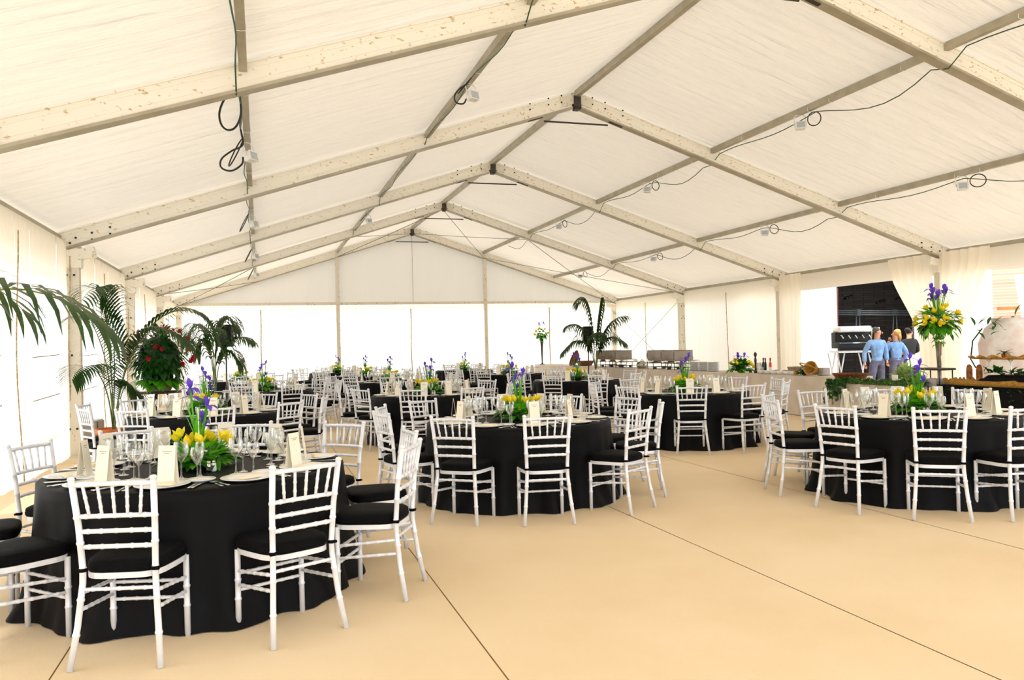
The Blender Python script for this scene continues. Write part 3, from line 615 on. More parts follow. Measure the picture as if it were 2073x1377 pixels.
def make_chair(lod, parent_loc=(0,0,0)):
    r = empty('banquet_chair', parent_loc); n = 9 if lod == 0 else 5
    sil = M['silver']; parts = []
    def P(name, mb, m, par=r): 
        if lod and name not in ('seat_cushion',): parts.append(mb); return None
        return mb.build(name, m, par)
    rg = (.18,.36,.52,.66,.8) if lod == 0 else ()
    for s_ in (-1, 1):
        mb = MB(); bamboo(mb, [(s_*.212,-.262,0),(s_*.19,-.222,.2),(s_*.173,-.198,.40),(s_*.172,-.197,.47),(s_*.18,-.214,.68),(s_*.192,-.252,.905)], .0155, rg, n)
        mb.ball((s_*.193,-.254,.912), .0185, n, 0, (1,1,.75)); P('back_post', mb, sil)
        mb = MB(); bamboo(mb, [(s_*.192,.168,0),(s_*.19,.168,.43)], .0155, (.38,.62) if lod == 0 else (), n); P('leg', mb, sil)
    mb = MB()
    # seat frame: rounded trapezoid ring
    outl = []
    for i in range(28):
        a = 2*PI*i/28; cx_, sy = math.cos(a), math.sin(a); k = 4.2
        xx = math.copysign(abs(cx_)**(2/k), cx_); yy = math.copysign(abs(sy)**(2/k), sy)
        outl.append((xx*(.2+.022*yy), yy*.2, 1))
    vs = [(x, y, .418) for x, y, _ in outl] + [(x, y, .446) for x, y, _ in outl] + [(x*.8, y*.8, .446) for x, y, _ in outl] + [(x*.8, y*.8, .418) for x, y, _ in outl]
    q = 28; fs = [(j*q+i, j*q+(i+1)%q, ((j+1)%4)*q+(i+1)%q, ((j+1)%4)*q+i) for j in range(4) for i in range(q)]
    mb.add(vs, fs, 0, False); mb.add([(x*.8, y*.8, .44) for x, y, _ in outl], [tuple(range(q))]); P('seat_frame', mb, sil)
    mb = MB()
    prof = [(0.99,.447),(1.02,.456),(1.02,.472),(1.0,.476),(1.015,.482),(.99,.496),(.9,.506),(.5,.512),(0.0,.512)]
    vs = []; 
    for f, z in prof: vs += [(x*f, y*f+.004, z) for x, y, _ in outl]
    mb.add(vs, [(j*q+i, j*q+(i+1)%q, (j+1)*q+(i+1)%q, (j+1)*q+i) for j in range(len(prof)-1) for i in range(q)], 0, True)
    cu = P('seat_cushion', mb, M['cushion'])
    if lod == 0:
        for s_ in (-1, 1):
            t = MB(); t.lathe([(.0185,-.009),(.0205,-.006),(.0205,.006),(.0185,.009)], 10, (s_*.172,-.198,.465)); t.box((s_*.185,-.212,.463),(.02,.012,.012)); t.build('tie', M['cushion'], cu)
    def rail(name, z, r_, y, hw, rings=(.12,.3,.5,.7,.88), bow=.012):
        mb = MB(); pts = [(hw*u, y - bow*(1-u*u), z + .003*(1-u*u)) for u in (-1,-.5,0,.5,1)]; bamboo(mb, pts, r_, rings if lod == 0 else (), n if lod else 8); P(name, mb, sil)
    rail('top_rail', .885, .0125, -.248, .192)
    rail('back_rail', .727, .0115, -.222, .182); rail('back_rail', .652, .0115, -.21, .179); rail('back_rail', .576, .0115, -.204, .176)
    for i in range(5):
        u = (i-2)/2.6; mb = MB(); bamboo(mb, [(u*.155,-.232,.727),(u*.18,-.258,.885)], .0078, (.3,.6) if lod == 0 else (), 6 if lod == 0 else 4); P('spindle', mb, sil)
    def stretch(a, b, rings=(.15,.32,.5,.68,.85)):
        mb = MB(); bamboo(mb, [a, b], .0095, rings if lod == 0 else (), 7 if lod == 0 else 4); P('stretcher', mb, sil)
    stretch((-.175,-.2,.37),(.175,-.2,.37))
    stretch((-.19,.168,.30),(.19,.168,.30)); stretch((-.19,.168,.21),(.19,.168,.21))
    for s_ in (-1, 1):
        stretch((s_*.176,-.202,.355),(s_*.19,.168,.315)); stretch((s_*.181,-.208,.275),(s_*.19,.168,.24))
    if lod:
        a = MB()
        for p in parts: a.add(p.v, p.f); a.sm[-len(p.f):] = p.sm
        a.build('frame', sil, r)
    return r
chair_near = make_chair(0); chair_far = make_chair(1); used = {0: False, 1: False}
def place_chair(x, y, rz, lod, label, group):
    pr = (chair_near, chair_far)[lod]
    if not used[lod]:
        used[lod] = True; pr.location = (x, y, 0); pr.rotation_euler = (0,0,rz); return tag(pr, label, 'chair', group)
    o = dup(pr, (x, y, 0), rz, label, group); o['category'] = 'chair'; return o
# ---------------------------------------------------------------- table linen
def cloth_mesh(seed, n=168, nv=12):
    rr = random.Random(seed); ph = [rr.uniform(0, 6.28) for _ in range(6)]; fr = [rr.choice((9,10,11)), rr.choice((15,17,19)), rr.choice((25,28)), 3]
    mb = MB(); RT = .925
    def fold(a, v):
        f = .5*math.sin(fr[0]*a+ph[0]+.6*math.sin(3*a+ph[3])) + .35*math.sin(fr[1]*a+ph[1]+v*.8) + .2*math.sin(fr[2]*a+ph[2])
        return f
    prof = [(0,.752),(.4,.752),(.8,.752),(RT-.012,.7515),(RT,.744)]
    vs = []
    for r, z in prof: vs += [(r*math.cos(2*PI*i/n), r*math.sin(2*PI*i/n), z) for i in range(n)]
    for j in range(1, nv+1):
        v = j/nv
        for i in range(n):
            a = 2*PI*i/n; amp = .062*v**.8; rad = RT + .012*v + .07*v*v + amp*fold(a, v)
            if v > .85: rad += .045*((v-.85)/.15)*(.5+.5*math.sin(7*a+ph[4]+1.5*math.sin(3*a)))
            z = .744*(1-v) + .006*v
            vs.append((rad*math.cos(a), rad*math.sin(a), max(z, .006)))
    rows = len(vs)//n
    mb.add(vs, [(j*n+i, (j+1)*n+i, (j+1)*n+(i+1)%n, j*n+(i+1)%n) for j in range(rows-1) for i in range(n)], 0, True)
    return mb.mesh('tablecloth', M['black'])
CL = [cloth_mesh(s_) for s_ in (3, 8, 21)]
tt = MB(); tt.lathe([(0,.745),(.9,.745),(.9,.722),(0,.722)], 48, smooth=False); TT = tt.mesh('tabletop', M['pewood'])
tg = MB(); tg.tube([(.55,.35,.722),(.58,.4,0)], .016, 8); TL = tg.mesh('leg', M['steel'])
# ---------------------------------------------------------------- tableware
def gl_mesh(h, rb, rf_, zb, n, rim=.8):
    mb = MB(); prof = [(.0,.003),(rf_,.002),(rf_,.004),(.012,.009),(.0045,.02),(.004,zb-.01),(.009,zb),(rb*.62,zb+(h-zb)*.18),(rb*.95,zb+(h-zb)*.42),(rb,zb+(h-zb)*.58),(rb*.94,zb+(h-zb)*.8),(rb*rim,h)]
    mb.lathe(prof, n); return mb.mesh('wine_glass', M['glass'])
G0 = [gl_mesh(.225,.045,.038,.105,18,.82), gl_mesh(.195,.038,.034,.095,18,.8), gl_mesh(.215,.026,.03,.1,14,.85)]
G1 = [gl_mesh(.225,.045,.038,.105,10,.82), gl_mesh(.195,.038,.034,.095,10,.8)]
def plate_mesh(r, n=32):
    mb = MB(); mb.lathe([(0,.006),(r*.6,.006),(r*.68,.009),(r*.98,.019),(r,.018),(r*.97,.014),(r*.62,.0),(0,.0)], n); return mb.mesh('dinner_plate', M['china'])
PL, PLS = plate_mesh(.152), plate_mesh(.085, 24); PLS.name = 'bread_plate'
def fork_mesh():
    mb = MB(); mb.box((0,-.05,.006),(.012,.1,.003)); mb.box((0,.02,.007),(.007,.06,.003)); mb.bevbox((0,-.095,.006),(.017,.03,.004),.0015)
    mb.box((0,.06,.008),(.024,.03,.002))
    for i in range(4): mb.box((-.0095+.0063*i,.09,.008),(.003,.04,.002))
    return mb.mesh('fork', M['cutlery'])
def knife_mesh():
    mb = MB(); mb.bevbox((0,-.06,.006),(.015,.09,.007),.002); mb.add([(-.009,-.015,.006),(.009,-.015,.006),(.009,.08,.006),(0,.11,.006),(-.009,.1,.006),(-.009,-.015,.008),(.009,-.015,.007),(.009,.08,.007),(0,.11,.007),(-.009,.1,.008)],[(0,1,2,3,4),(5,9,8,7,6),(0,5,6,1),(1,6,7,2),(2,7,8,3),(3,8,9,4),(4,9,5,0)])
    return mb.mesh('table_knife', M['cutlery'])
FK, KN = fork_mesh(), knife_mesh()
def card_mesh(m):
    mb = MB(); w_, h_, d_ = .052, .215, .028
    for s_ in (-1, 1):
        a = (-w_, s_*d_, 0); b = (w_, s_*d_, 0); c = (w_, s_*.001, h_); e = (-w_, s_*.001, h_); t = .0012*s_
        vs = [a, b, c, e] + [(p[0], p[1]+t, p[2]) for p in (a, b, c, e)]
        mb.add(vs, [(0,1,2,3),(4,7,6,5),(0,4,5,1),(1,5,6,2),(2,6,7,3),(3,7,4,0)])
        for k in range(2):
            z = h_*(.84 - .05*k); y = s_*d_*(1-z/h_) + .0024*s_; wd = (.03, .018)[k]
            mb.add([(-wd,y,z),(wd,y,z),(wd,y-.0003*s_,z+.003),(-wd,y-.0003*s_,z+.003)], [(0,1,2,3)], 1)
    return mb.mesh('menu_card', [m, M['ink']])
CD = card_mesh(M['card'])
def napkin_mesh():
    mb = MB(); mb.bevbox((0,0,.008),(.13,.045,.012),.005); mb.bevbox((.01,.004,.016),(.11,.035,.008),.004, Matrix.Rotation(.06,3,'Z')); return mb.mesh('folded_napkin', M['napkin'])
NP = napkin_mesh()
def shaker(mp):
    r_ = empty('shaker'); mb = MB(); mb.lathe([(0,0),(.017,0),(.018,.01),(.015,.05),(.012,.055),(0,.055)], 12); mb.build('body', mp, r_)
    mb = MB(); mb.lathe([(.0125,.054),(.0135,.058),(.012,.068),(0,.071)], 12); mb.build('cap', M['chrome'], r_); return r_
# ---------------------------------------------------------------- flowers
def leaf(mb, base, d, up, L_, w_, mi=0, curl=.3, lobes=0):
    """one pointed leaf from base along d, w_ wide, bending away from up"""
    base = Vector(base); d = Vector(d).normalized(); s_ = d.cross(Vector(up)); s_ = s_.normalized() if s_.length > 1e-4 else Vector((1,0,0)); u = s_.cross(d)
    prof = [(0,.12),(.25,.8),(.5,1),(.75,.7),(1,.02)]; vs = []
    for t, k in prof:
        c = base + d*(L_*t) - u*(curl*L_*t*t)
        vs += [c - s_*(w_/2*k) + u*(.12*w_*k), c, c + s_*(w_/2*k) + u*(.12*w_*k)]
    mb.add(vs, [(3*i+j, 3*i+j+1, 3*i+j+4, 3*i+j+3) for i in range(4) for j in (0,1)], mi, True)
def rdir(rr, zmin=-.2, zmax=1.0):
    a = rr.uniform(0, 2*PI); z = rr.uniform(zmin, zmax); s_ = math.sqrt(max(0, 1-min(1, z*z))); return Vector((math.cos(a)*s_, math.sin(a)*s_, z))
def tulip(mb, p, d, s_=1.0, mi=0):
    d = Vector(d).normalized(); q = d.to_track_quat('Z','Y').to_matrix()
    mb.lathe([(.004,0),(.018*s_,.008*s_),(.024*s_,.025*s_),(.021*s_,.045*s_),(.012*s_,.06*s_),(.003,.066*s_)], 10, p, mi, rot=q)
    for i in range(3):
        a = 2*PI*i/3; o_ = q @ Vector((math.cos(a), math.sin(a), 0)); leaf(mb, Vector(p)+d*.004+o_*.006, d+o_*.32, o_, .068*s_, .042*s_, mi, -.28)
def iris(mb, p, s_=1.0, rr=R, mi=0):
    p = Vector(p)
    for i in range(3):
        a = 2*PI*i/3 + rr.uniform(-.3,.3); o_ = Vector((math.cos(a), math.sin(a), 0))
        leaf(mb, p, o_*.55+Vector((0,0,.9)), o_*-1+Vector((0,0,.1)), .085*s_, .05*s_, mi, -.25)
        a += 1; o_ = Vector((math.cos(a), math.sin(a), 0)); leaf(mb, p, o_+Vector((0,0,.35)), (0,0,1), .1*s_, .05*s_, mi, .75)
def centerpiece(seed, lod=0):
    rr = random.Random(seed); r_ = empty('flower_centerpiece')
    f = MB(); nL = 85 if lod == 0 else 40
    for i in range(nL*2):
        d = rdir(rr, -.1, .9); L_ = rr.uniform(.07,.12); b = Vector((d.x*.15, d.y*.15, .04 + abs(d.z)*.09)); leaf(f, b, d + Vector((0,0,.1)), (0,0,1), L_, L_*.62, 0, rr.uniform(.1,.6))
    for i in range(9):
        a = rr.uniform(0, 2*PI); d = Vector((math.cos(a), math.sin(a), .15)); leaf(f, d*.12+Vector((0,0,.05)), d, (0,0,1), .17, .13, 1, .5)
    f.lathe([(0,0),(.09,0),(.11,.05),(.09,.09),(0,.1)], 12, (0,0,0), 1)
    f.build('foliage', [M['leaf'], M['leafd']], r_)
    for i in range(5 if lod == 0 else 3):
        a = rr.uniform(0, 2*PI); b = MB(); p = Vector((math.cos(a)*.19, math.sin(a)*.19, rr.uniform(.07,.14)))
        for j in range(14): leaf(b, p, rdir(rr, -.5, 1), (0,0,1), .03, .022, 0, .3)
        b.build('lime_bloom', M['lime'], r_)
    for i in range(9 if lod == 0 else 7):
        a = 2*PI*i/9 + rr.uniform(-.3,.3); k = rr.uniform(.07,.2); d = Vector((math.cos(a)*k*1.8, math.sin(a)*k*2.2, .8)); base = Vector((math.cos(a)*k*.6, math.sin(a)*k*.6, .08)); top = Vector((math.cos(a)*k, math.sin(a)*k, rr.uniform(.15,.205)))
        t = MB(); t.tube([base, top], .004, 5, 1); tulip(t, top, d, 1.0 if lod == 0 else 1.15); t.build('tulip', [M['yellow'], M['leaf']], r_)
    for i in range(4):
        a = rr.uniform(0, 6.28); k = .06; top = Vector((math.cos(a)*k, math.sin(a)*k, (.52,.46,.4,.3)[i])); t = MB(); t.tube([(top.x*.3, top.y*.3, .08), (top.x*.6, top.y*.6, .3), top], .006, 6, 1)
        for j in range(2):
            b_ = rr.uniform(0, 6.28); leaf(t, (top.x*.3, top.y*.3, .1), (math.cos(b_)*.25, math.sin(b_)*.25, 1), (math.cos(b_), math.sin(b_), 0), rr.uniform(.28,.4), .02, 1, -.12)
        iris(t, top, .85, rr); t.build('iris', [M['purple'], M['leaf']], r_)
    return r_
CPN = [centerpiece(5), centerpiece(11)]; CPF = [centerpiece(17, 1)]
cpused = set()
# ---------------------------------------------------------------- lay the tables
TB = [ # key, phrase, x, y, first chair angle or explicit list, lod
 ('front left table', -5.95, 5.65, [-101.2+36*k for k in range(10)], 0),
 ('front middle table', -3.07, 7.75, [-98.2,-60,-130.8,-167,157,121,85,49,13,-24], 0),
 ('front right table', .55, 6.3, [-160,-128,-98,161,127,95,60,25,-20,-60], 0),
 ('second left-row table', -6.2, 10.75, [-47+36*k for k in range(10)], 0),
 ('second right-row table', .5, 10.68, [-117+36*k for k in range(10)], 0),
 ('second middle-row table', -2.95, 12.85, [-147+36*k for k in range(10)], 0),
 ('third left-row table', -5.5, 16.2, [-70+36*k for k in range(10)], 1),
 ('third right-row table', .76, 15.63, [-95+36*k for k in range(10)], 1),
 ('third middle-row table', -2.72, 18.3, [-100+36*k for k in range(10)], 1),
 ('fourth left-row table', -6.07, 22.4, [-85+36*k for k in range(10)], 1),
 ('fourth right-row table', .81, 20.5, [-100+36*k for k in range(10)], 1),
 ('fourth middle-row table', -2.7, 22.9, [-80+36*k for k in range(10)], 1),
 ('fifth right-row table', .72, 25.2, [-85+36*k for k in range(10)], 1),
 ('fifth middle-row table', -3.1, 27.2, [-80+36*k for k in range(10)], 1),
]
ORD = ['nearest its camera side', 'first right of nearest', 'second right of nearest', 'third right of nearest', 'fourth right of nearest', 'straight across, farthest', 'fourth left of nearest', 'third left of nearest', 'second left of nearest', 'first left of nearest']
sk_w, sk_g = shaker(M['china']), shaker(M['chrome']); skused = [False, False]
for ti, (nm, tx, ty, angs, lod) in enumerate(TB):
    near3 = ti < 3
    o = dup_mesh('tablecloth', CL[ti % 3], (tx, ty, 0), ti*1.3, 'floor-length black cloth over the %s' % nm, 'tablecloth', 'black round tablecloths')
    rt = empty('round_table', (tx, ty, 0), 0, 'round folding table under the black cloth, %s' % nm, 'table', 'round banquet tables')
    q = bpy.data.objects.new('tabletop', TT); C.objects.link(q); q.parent = rt
    for k in range(4): q = bpy.data.objects.new('leg', TL); C.objects.link(q); q.parent = rt; q.rotation_euler = (0,0,PI/2*k)
    cdir = math.degrees(math.atan2(-ty, CX-tx))
    angs = sorted(angs, key=lambda a: ((a - cdir + 540) % 360) - 180)       # from left... to right seen from the camera
    rel_ = [(((a - cdir + 540) % 360) - 180) for a in angs]; i0 = min(range(len(angs)), key=lambda i: abs(rel_[i]))
    TZ = .7535
    for i, a in enumerate(angs):
        ph = ORD[(i - i0) % 10]; ar = math.radians(a); rr = random.Random(ti*100+i); e = Vector((math.cos(ar), math.sin(ar), 0)); s_ = Vector((-e.y, e.x, 0))
        cr_ = 1.175 + rr.uniform(-.015, .045) - (.14 if (ti == 0 and abs(a % 360 - 150.8) < 1) else 0); jz = rr.uniform(-.07, .07)
        c_ = Vector((tx, ty, 0)) + e*cr_
        place_chair(c_.x, c_.y, ar + PI/2 + jz, lod, 'silver chair with black cushion at the %s, %s' % (nm, ph), 'banquet chairs around the round tables')
        ctr = Vector((tx, ty, TZ)); rz = ar + PI/2       # diner looks along -e; local +y = -e
        def put(name, me, r_, off, label, cat, group, dz=0, drz=0, rot=None): 
            p = ctr + e*r_ + s_*off; return dup_mesh(name, me, (p.x, p.y, TZ+dz), rz+drz, label, cat, group, rot)
        put('dinner_plate', PL, .74, 0, 'white dinner plate on the %s, setting %s' % (nm, ph), 'plate', 'dinner plates on the round tables')
        hide_card = (nm, (i-i0) % 10) in {('front right table', 0), ('front left table', 1), ('front middle table', 9)}
        if not hide_card:
            if near3 or i % 2 == 0 or lod == 0: put('menu_card', CD, .665, rr.uniform(-.02,.05), 'folded upright cream menu card on the %s, setting %s' % (nm, ph), 'menu card', 'menu cards on the round tables', .008, rr.uniform(-.35,.35))
        if lod == 0: put('folded_napkin', NP, .76, .01, 'folded cream napkin, %s, on plate %s' % (nm, ph), 'napkin', 'napkins on the dinner plates', .008, rr.uniform(-.3,.3))
        if lod == 0: put('bread_plate', PLS, .60, -.22, 'small white bread plate on the %s, setting %s' % (nm, ph), 'plate', 'bread plates on the round tables')
        if near3:
            for j, (me, name, off, kind_) in enumerate(((FK,'fork',-.175,'outer'),(FK,'fork',-.2,'inner'),(KN,'table_knife',.175,'inner'),(KN,'table_knife',.2,'outer'))):
                nn = 'inner' if abs(off) < .19 else 'outer'
                put(name, me, .76+rr.uniform(-.01,.01), -off if False else off, 'steel %s %s, %s, place %s' % (nn, 'fork' if me is FK else 'knife', nm, ph), 'fork' if me is FK else 'knife', 'cutlery on the round tables', 0, rr.uniform(-.08,.08))
        elif lod == 0:
            put('fork', FK, .76, -.18, 'steel fork, %s, place %s' % (nm, ph), 'fork', 'cutlery on the round tables')
            put('table_knife', KN, .76, .18, 'steel knife, %s, place %s' % (nm, ph), 'knife', 'cutlery on the round tables')
        gs_ = ((G0[0], .50, .04, 'large'), (G0[1], .54, .13, 'medium'), (G0[2], .44, .12, 'slim')) if near3 else ((G1[0] if lod else G0[0], .50, .02, 'large'), (G1[1] if lod else G0[1], .54, .12, 'medium'))
        if ti > 9: gs_ = gs_[:1]
        for me, r_, off, k_ in gs_: put('wine_glass', me, r_+rr.uniform(-.012,.012), off+rr.uniform(-.015,.015), '%s clear stemmed wine glass on the %s, setting %s' % (k_, nm, ph), 'wine glass', 'wine glasses on the round tables')
    cp = (CPN[ti % 2] if lod == 0 else CPF[0]); lb = 'iris and yellow tulip centerpiece on the %s' % nm
    if cp.name not in cpused: cpused.add(cp.name); cp.location = (tx, ty, TZ); cp.rotation_euler = (0,0,ti*.9); tag(cp, lb, 'flower arrangement', 'iris and tulip centerpieces')
    else: dup(cp, (tx, ty, TZ), ti*2.1, lb, 'iris and tulip centerpieces')['category'] = 'flower arrangement'
    if lod == 0:
        cd_ = math.radians(cdir)
        for j, (s0, nmj) in enumerate(((sk_w, 'white'), (sk_g, 'metal'))):
            p = (tx + math.cos(cd_ + .35 - j*.12)*.25*(1), ty + math.sin(cd_ + .35 - j*.12)*.25, TZ); l_ = 'small %s shaker by the centerpiece on the %s' % (nmj, nm)
            if not skused[j]: skused[j] = True; s0.location = p; tag(s0, l_, 'shaker', 'table shakers')
            else: dup(s0, p, 0, l_, 'table shakers')['category'] = 'shaker'
# ---------------------------------------------------------------- buffet tables on the right
def buffet(name, x0, x1, y0, y1, z, m, label, seed=1):
    mb = MB(); rr = random.Random(seed); ph = rr.uniform(0, 6)
    per = 2*((x1-x0)+(y1-y0))
    def pt(s):
        s %= per; a, b = y1-y0, x1-x0
        if s < a: return (x0, y0+s, -1, 0)
        s -= a
        if s < b: return (x0+s, y1, 0, 1)
        s -= b
        if s < a: return (x1, y1-s, 1, 0)
        s -= a; return (x1-s, y0, 0, -1)
    n = max(40, int(per/.06))
    def fn(u, v):
        x, y, nx, ny = pt(u*per); d = .012 + .03*v + .018*v*(math.sin(u*per*9+ph) + .5*math.sin(u*per*21)); return (x+nx*d, y+ny*d, z*(1-v)+.01*v)
    mb.grid(fn, n, 6, close=True); mb.add([(x0-.012,y0-.012,z),(x1+.012,y0-.012,z),(x1+.012,y1+.012,z),(x0-.012,y1+.012,z)], [(0,1,2,3)])
    o = mb.build(name, m); return tag(o, label, 'buffet table')
buffet('buffet_table', 4.45, 5.3, 16.3, 29.0, .77, M['white_cloth'], 'long buffet table under pale cloth, holding chafing dishes', 1)
buffet('buffet_table', 4.5, 5.35, 12.3, 15.6, .775, M['white_cloth'], 'pale-clothed buffet table holding bottles, herbs and baskets', 2)
buffet('buffet_table', 3.65, 4.6, 9.35, 11.35, .75, M['white_cloth'], 'pale-clothed buffet table edged with moss below the people', 3)
buffet('buffet_table', 3.6, 4.7, 4.9, 9.25, .74, M['black'], 'black-clothed buffet table with wicker trays at the picture edge', 4)
# chafing dishes
def chafing():
    r_ = empty('chafing_dish'); mb = MB(); mb.bevbox((0,0,.2),(.34,.56,.09),.015); mb.build('pan', M['chrome'], r_)
    fr = MB()
    for sx in (-1,1):
        for sy in (-1,1): fr.tube([(sx*.16,sy*.27,0),(sx*.17,sy*.28,.2)], .011, 6)
    for sx in (-1,1): fr.tube([(sx*.165,-.27,.06),(sx*.165,.27,.06)], .008, 6)
    for sy in (-1,1): fr.tube([(-.165,sy*.27,.06),(.165,sy*.27,.06)], .008, 6)
    fr.build('stand', M['steel'], r_)
    mb = MB()
    def fn(u, v): a = PI*v; return (.16+.0 + .05*math.sin(a), -.27+.54*u, .24 + .27*v)
    mb.grid(fn, 6, 6); mb.add([(.16,-.27,.24),(.16,.27,.24),(.175,.27,.51),(.175,-.27,.51)],[(0,1,2,3)]); mb.build('lid', M['taupe'], r_)
    h = MB(); h.tube([(.14,-.08,.30),(.11,-.08,.31),(.11,.08,.31),(.14,.08,.30)], .008, 6); h.build('lid_handle', M['chrome'], r_)
    for sy in (-1,1):
        b = MB(); b.lathe([(0,0),(.04,0),(.04,.05),(0,.055)], 12, (0,sy*.13,.0)); b.build('burner', M['steel'], r_)
    f = MB(); f.box((0,0,.246),(.28,.5,.01)); f.build('food', M['food'], r_)
    return r_
cf = chafing(); cfu = False
for i, px in enumerate((1228, 1247, 1268, 1335, 1364, 1391)):
    p = atX(px, 740, 4.87); nm = ('first','second','third','fourth','fifth','sixth')[i]
    lb = 'steel chafing dish with raised taupe lid, %s from the far end' % nm; L_ = (p.x, p.y, .775)
    if not cfu: cfu = True; cf.location = L_; cf.rotation_euler = (0,0,PI/2); tag(cf, lb, 'chafing dish', 'chafing dishes on the long buffet')
    else: dup(cf, L_, PI/2, lb, 'chafing dishes on the long buffet')['category'] = 'chafing dish'
p = atX(1300, 745, 4.8); t = MB(); t.lathe([(0,0),(.12,0),(.16,.05),(.17,.12),(.1,.19),(.02,.22),(0,.22)], 20); t.tube([(-.05,0,.22),(0,0,.26),(.05,0,.22)], .01, 6)
tag(t.build('tureen', M['chrome'], None, (p.x, p.y, .775)), 'round steel tureen between the two rows of chafing dishes', 'tureen')
for i, px in enumerate((1407, 1425, 1444)):
    p = atX(px, 745, 4.75); n_ = 12
    for j in range(n_):
        t_ = dup_mesh('buffet_plate', PL, (p.x, p.y, .775+.0185*j), 0, 'grey-white plate in the %s stack of three on the long buffet' % ('far','middle','near')[i], 'plate', 'plates stacked on the long buffet, %s stack' % ('far','middle','near')[i])
def basket(name, c, r0, r1, h, m, label, squash=1.0, rot=None, handle=False):
    mb = MB(); n = 28; prof = []
    for j in range(9):
        v = j/8; rr = r0+(r1-r0)*v + .006*(j % 2); prof.append((rr, h*v))
    prof += [(r1+.012, h), (r1+.012, h+.02), (r1-.012, h+.02), (r1-.015, h), (r0-.01, .012), (0, .012)]
    mb.lathe([(0,0)]+prof, n, (0,0,0), 0, (1, squash), rot)
    o = mb.build(name, m, None, c)
    if handle:
        t = MB(); pts = [(0, math.cos(a)*r1, h+math.sin(a)*h*1.5) for a in [PI*i/12 for i in range(13)]]
        if rot: pts = [rot @ Vector(q) for q in pts]
        t.tube(pts, .012, 6); t.build('handle', m, o)
    return tag(o, label, 'basket')
p = atX(1185, 738, 4.85); basket('wicker_basket', (p.x, p.y, .78), .2, .3, .14, M['wicker'], 'shallow brown wicker basket lying beyond the chafing dishes', 1.1)
p = atX(1168, 735, 4.7); basket('wicker_basket', (p.x, p.y, .98), .18, .28, .12, M['wicker'], 'brown wicker basket tipped up beyond the chafing dishes', .8, Matrix.Rotation(-1.1, 3, 'Y'))
# second buffet: flowers, pepper mill, bottles, dishes, herbs, baskets
def mound(name, c, r, h, seed, label, fl=('yellow','purple'), n=140, mats=('leaf','leafd'), cat='flower arrangement', lsz=.12, nf=12, spikes=5):
    rr = random.Random(seed); o = empty(name, c, 0, label, cat); f = MB()
    for i in range(n):
        d = rdir(rr, -.25, 1); k = rr.uniform(.35,.8); leaf(f, (d.x*r*k, d.y*r*k, h*.25 + max(-.1,d.z)*h*k*.7), d+Vector((0,0,.1)), (0,0,1), rr.uniform(.7,1.2)*lsz, lsz*.55, rr.randint(0,1), rr.uniform(.1,.7))
    f.ball((0,0,h*.3), min(r,h)*.45, 12, 1, (1,1,.8)); f.build('foliage', [M[mats[0]], M[mats[1]]], o)
    for i in range(nf):
        d = rdir(rr, .1, .9); t = MB(); tulip(t, (d.x*r*.85, d.y*r*.85, h*.25+d.z*h*.7), d, 1.25); t.build('tulip', M['yellow'], o)
    for i in range(spikes):
        a = rr.uniform(0, 6.28); top = Vector((math.cos(a)*r*.3, math.sin(a)*r*.3, h*rr.uniform(1.2,1.5))); t = MB(); t.tube([(top.x*.2, top.y*.2, h*.3), top], .006, 5, 1); iris(t, top, 1.1, rr); t.build('iris', [M['purple'], M['leaf']], o)
    return o
p = atX(1500, 750, 4.75); mound('flower_arrangement', (p.x, p.y, .78), .3, .26, 4, 'wide low arrangement of yellow flowers and irises beside the pepper mill', n=160, lsz=.15, nf=14, spikes=3)
def stand_on(px, X): p = atX(px, 755, X); return (p.x, p.y, .78)
mb = MB(); mb.lathe([(0,0),(.034,0),(.036,.03),(.022,.08),(.02,.2),(.03,.28),(.02,.33),(.016,.35),(.032,.38),(.036,.41),(.024,.44),(.01,.455),(0,.46)], 16)
tag(mb.build('pepper_mill', M['pewood'], None, stand_on(1530, 4.7)), 'tall dark wooden pepper mill beside the yellow flowers', 'pepper mill')
mb = MB(); mb.lathe([(0,0),(.05,0),(.05,.23),(.044,.23),(.044,.01),(0,.01)], 18); tag(mb.build('glass_cylinder', M['glass'], None, stand_on(1537, 4.72)), 'clear glass cylinder vase next to the pepper mill', 'vase')
bprof = [(0,0),(.036,0),(.038,.01),(.038,.18),(.03,.215),(.014,.25),(.013,.31),(.015,.312),(.015,.325),(0,.325)]
for i, (px, m_, lb) in enumerate(((1546,'bottleg','dark green wine bottle with cream label nearest the pepper mill'),(1550,'bottleg','dark wine bottle standing between the labelled and the rose bottle'),(1560,'bottler','pink rose wine bottle behind the scalloped dishes'))):
    p = Vector(stand_on(px, 4.85)); o = empty('wine_bottle', p, 0, lb, 'bottle', 'wine bottles on the herb buffet')
    mb = MB(); mb.lathe(bprof, 16); mb.build('glass_body', M[m_], o)
    mb = MB(); mb.lathe([(.0165,.27),(.0165,.327),(0,.33)], 12); mb.build('foil', M['redp'] if i else M['pewood'], o)
    if i != 1: mb = MB(); mb.lathe([(.0388,.05),(.0388,.13)], 16); mb.build('label', M['card'] if i == 0 else M['cardw'], o)
for i in range(6):
    px = 1542 + i*13; p = stand_on(px, 4.62); mb = MB(); n = 32; vs = []
    for r_, z in ((.03,0),(.07,.02),(.1,.07),(.095,.07),(.06,.025),(0,.02)):
        for j in range(n): a = 2*PI*j/n; k = 1 + (.05*math.cos(8*a) if r_ > .06 else 0); vs.append((math.cos(a)*r_*k, math.sin(a)*r_*k, z))
    mb.add(vs, [(q*n+j, q*n+(j+1)%n, (q+1)*n+(j+1)%n, (q+1)*n+j) for q in range(5) for j in range(n)], 0, True)
    tag(mb.build('scalloped_dish', M['china'], None, p), 'white scalloped dish on the herb buffet, %s from the pepper mill' % ('first','second','third','fourth','fifth','sixth')[i], 'dish', 'scalloped dishes on the herb buffet')
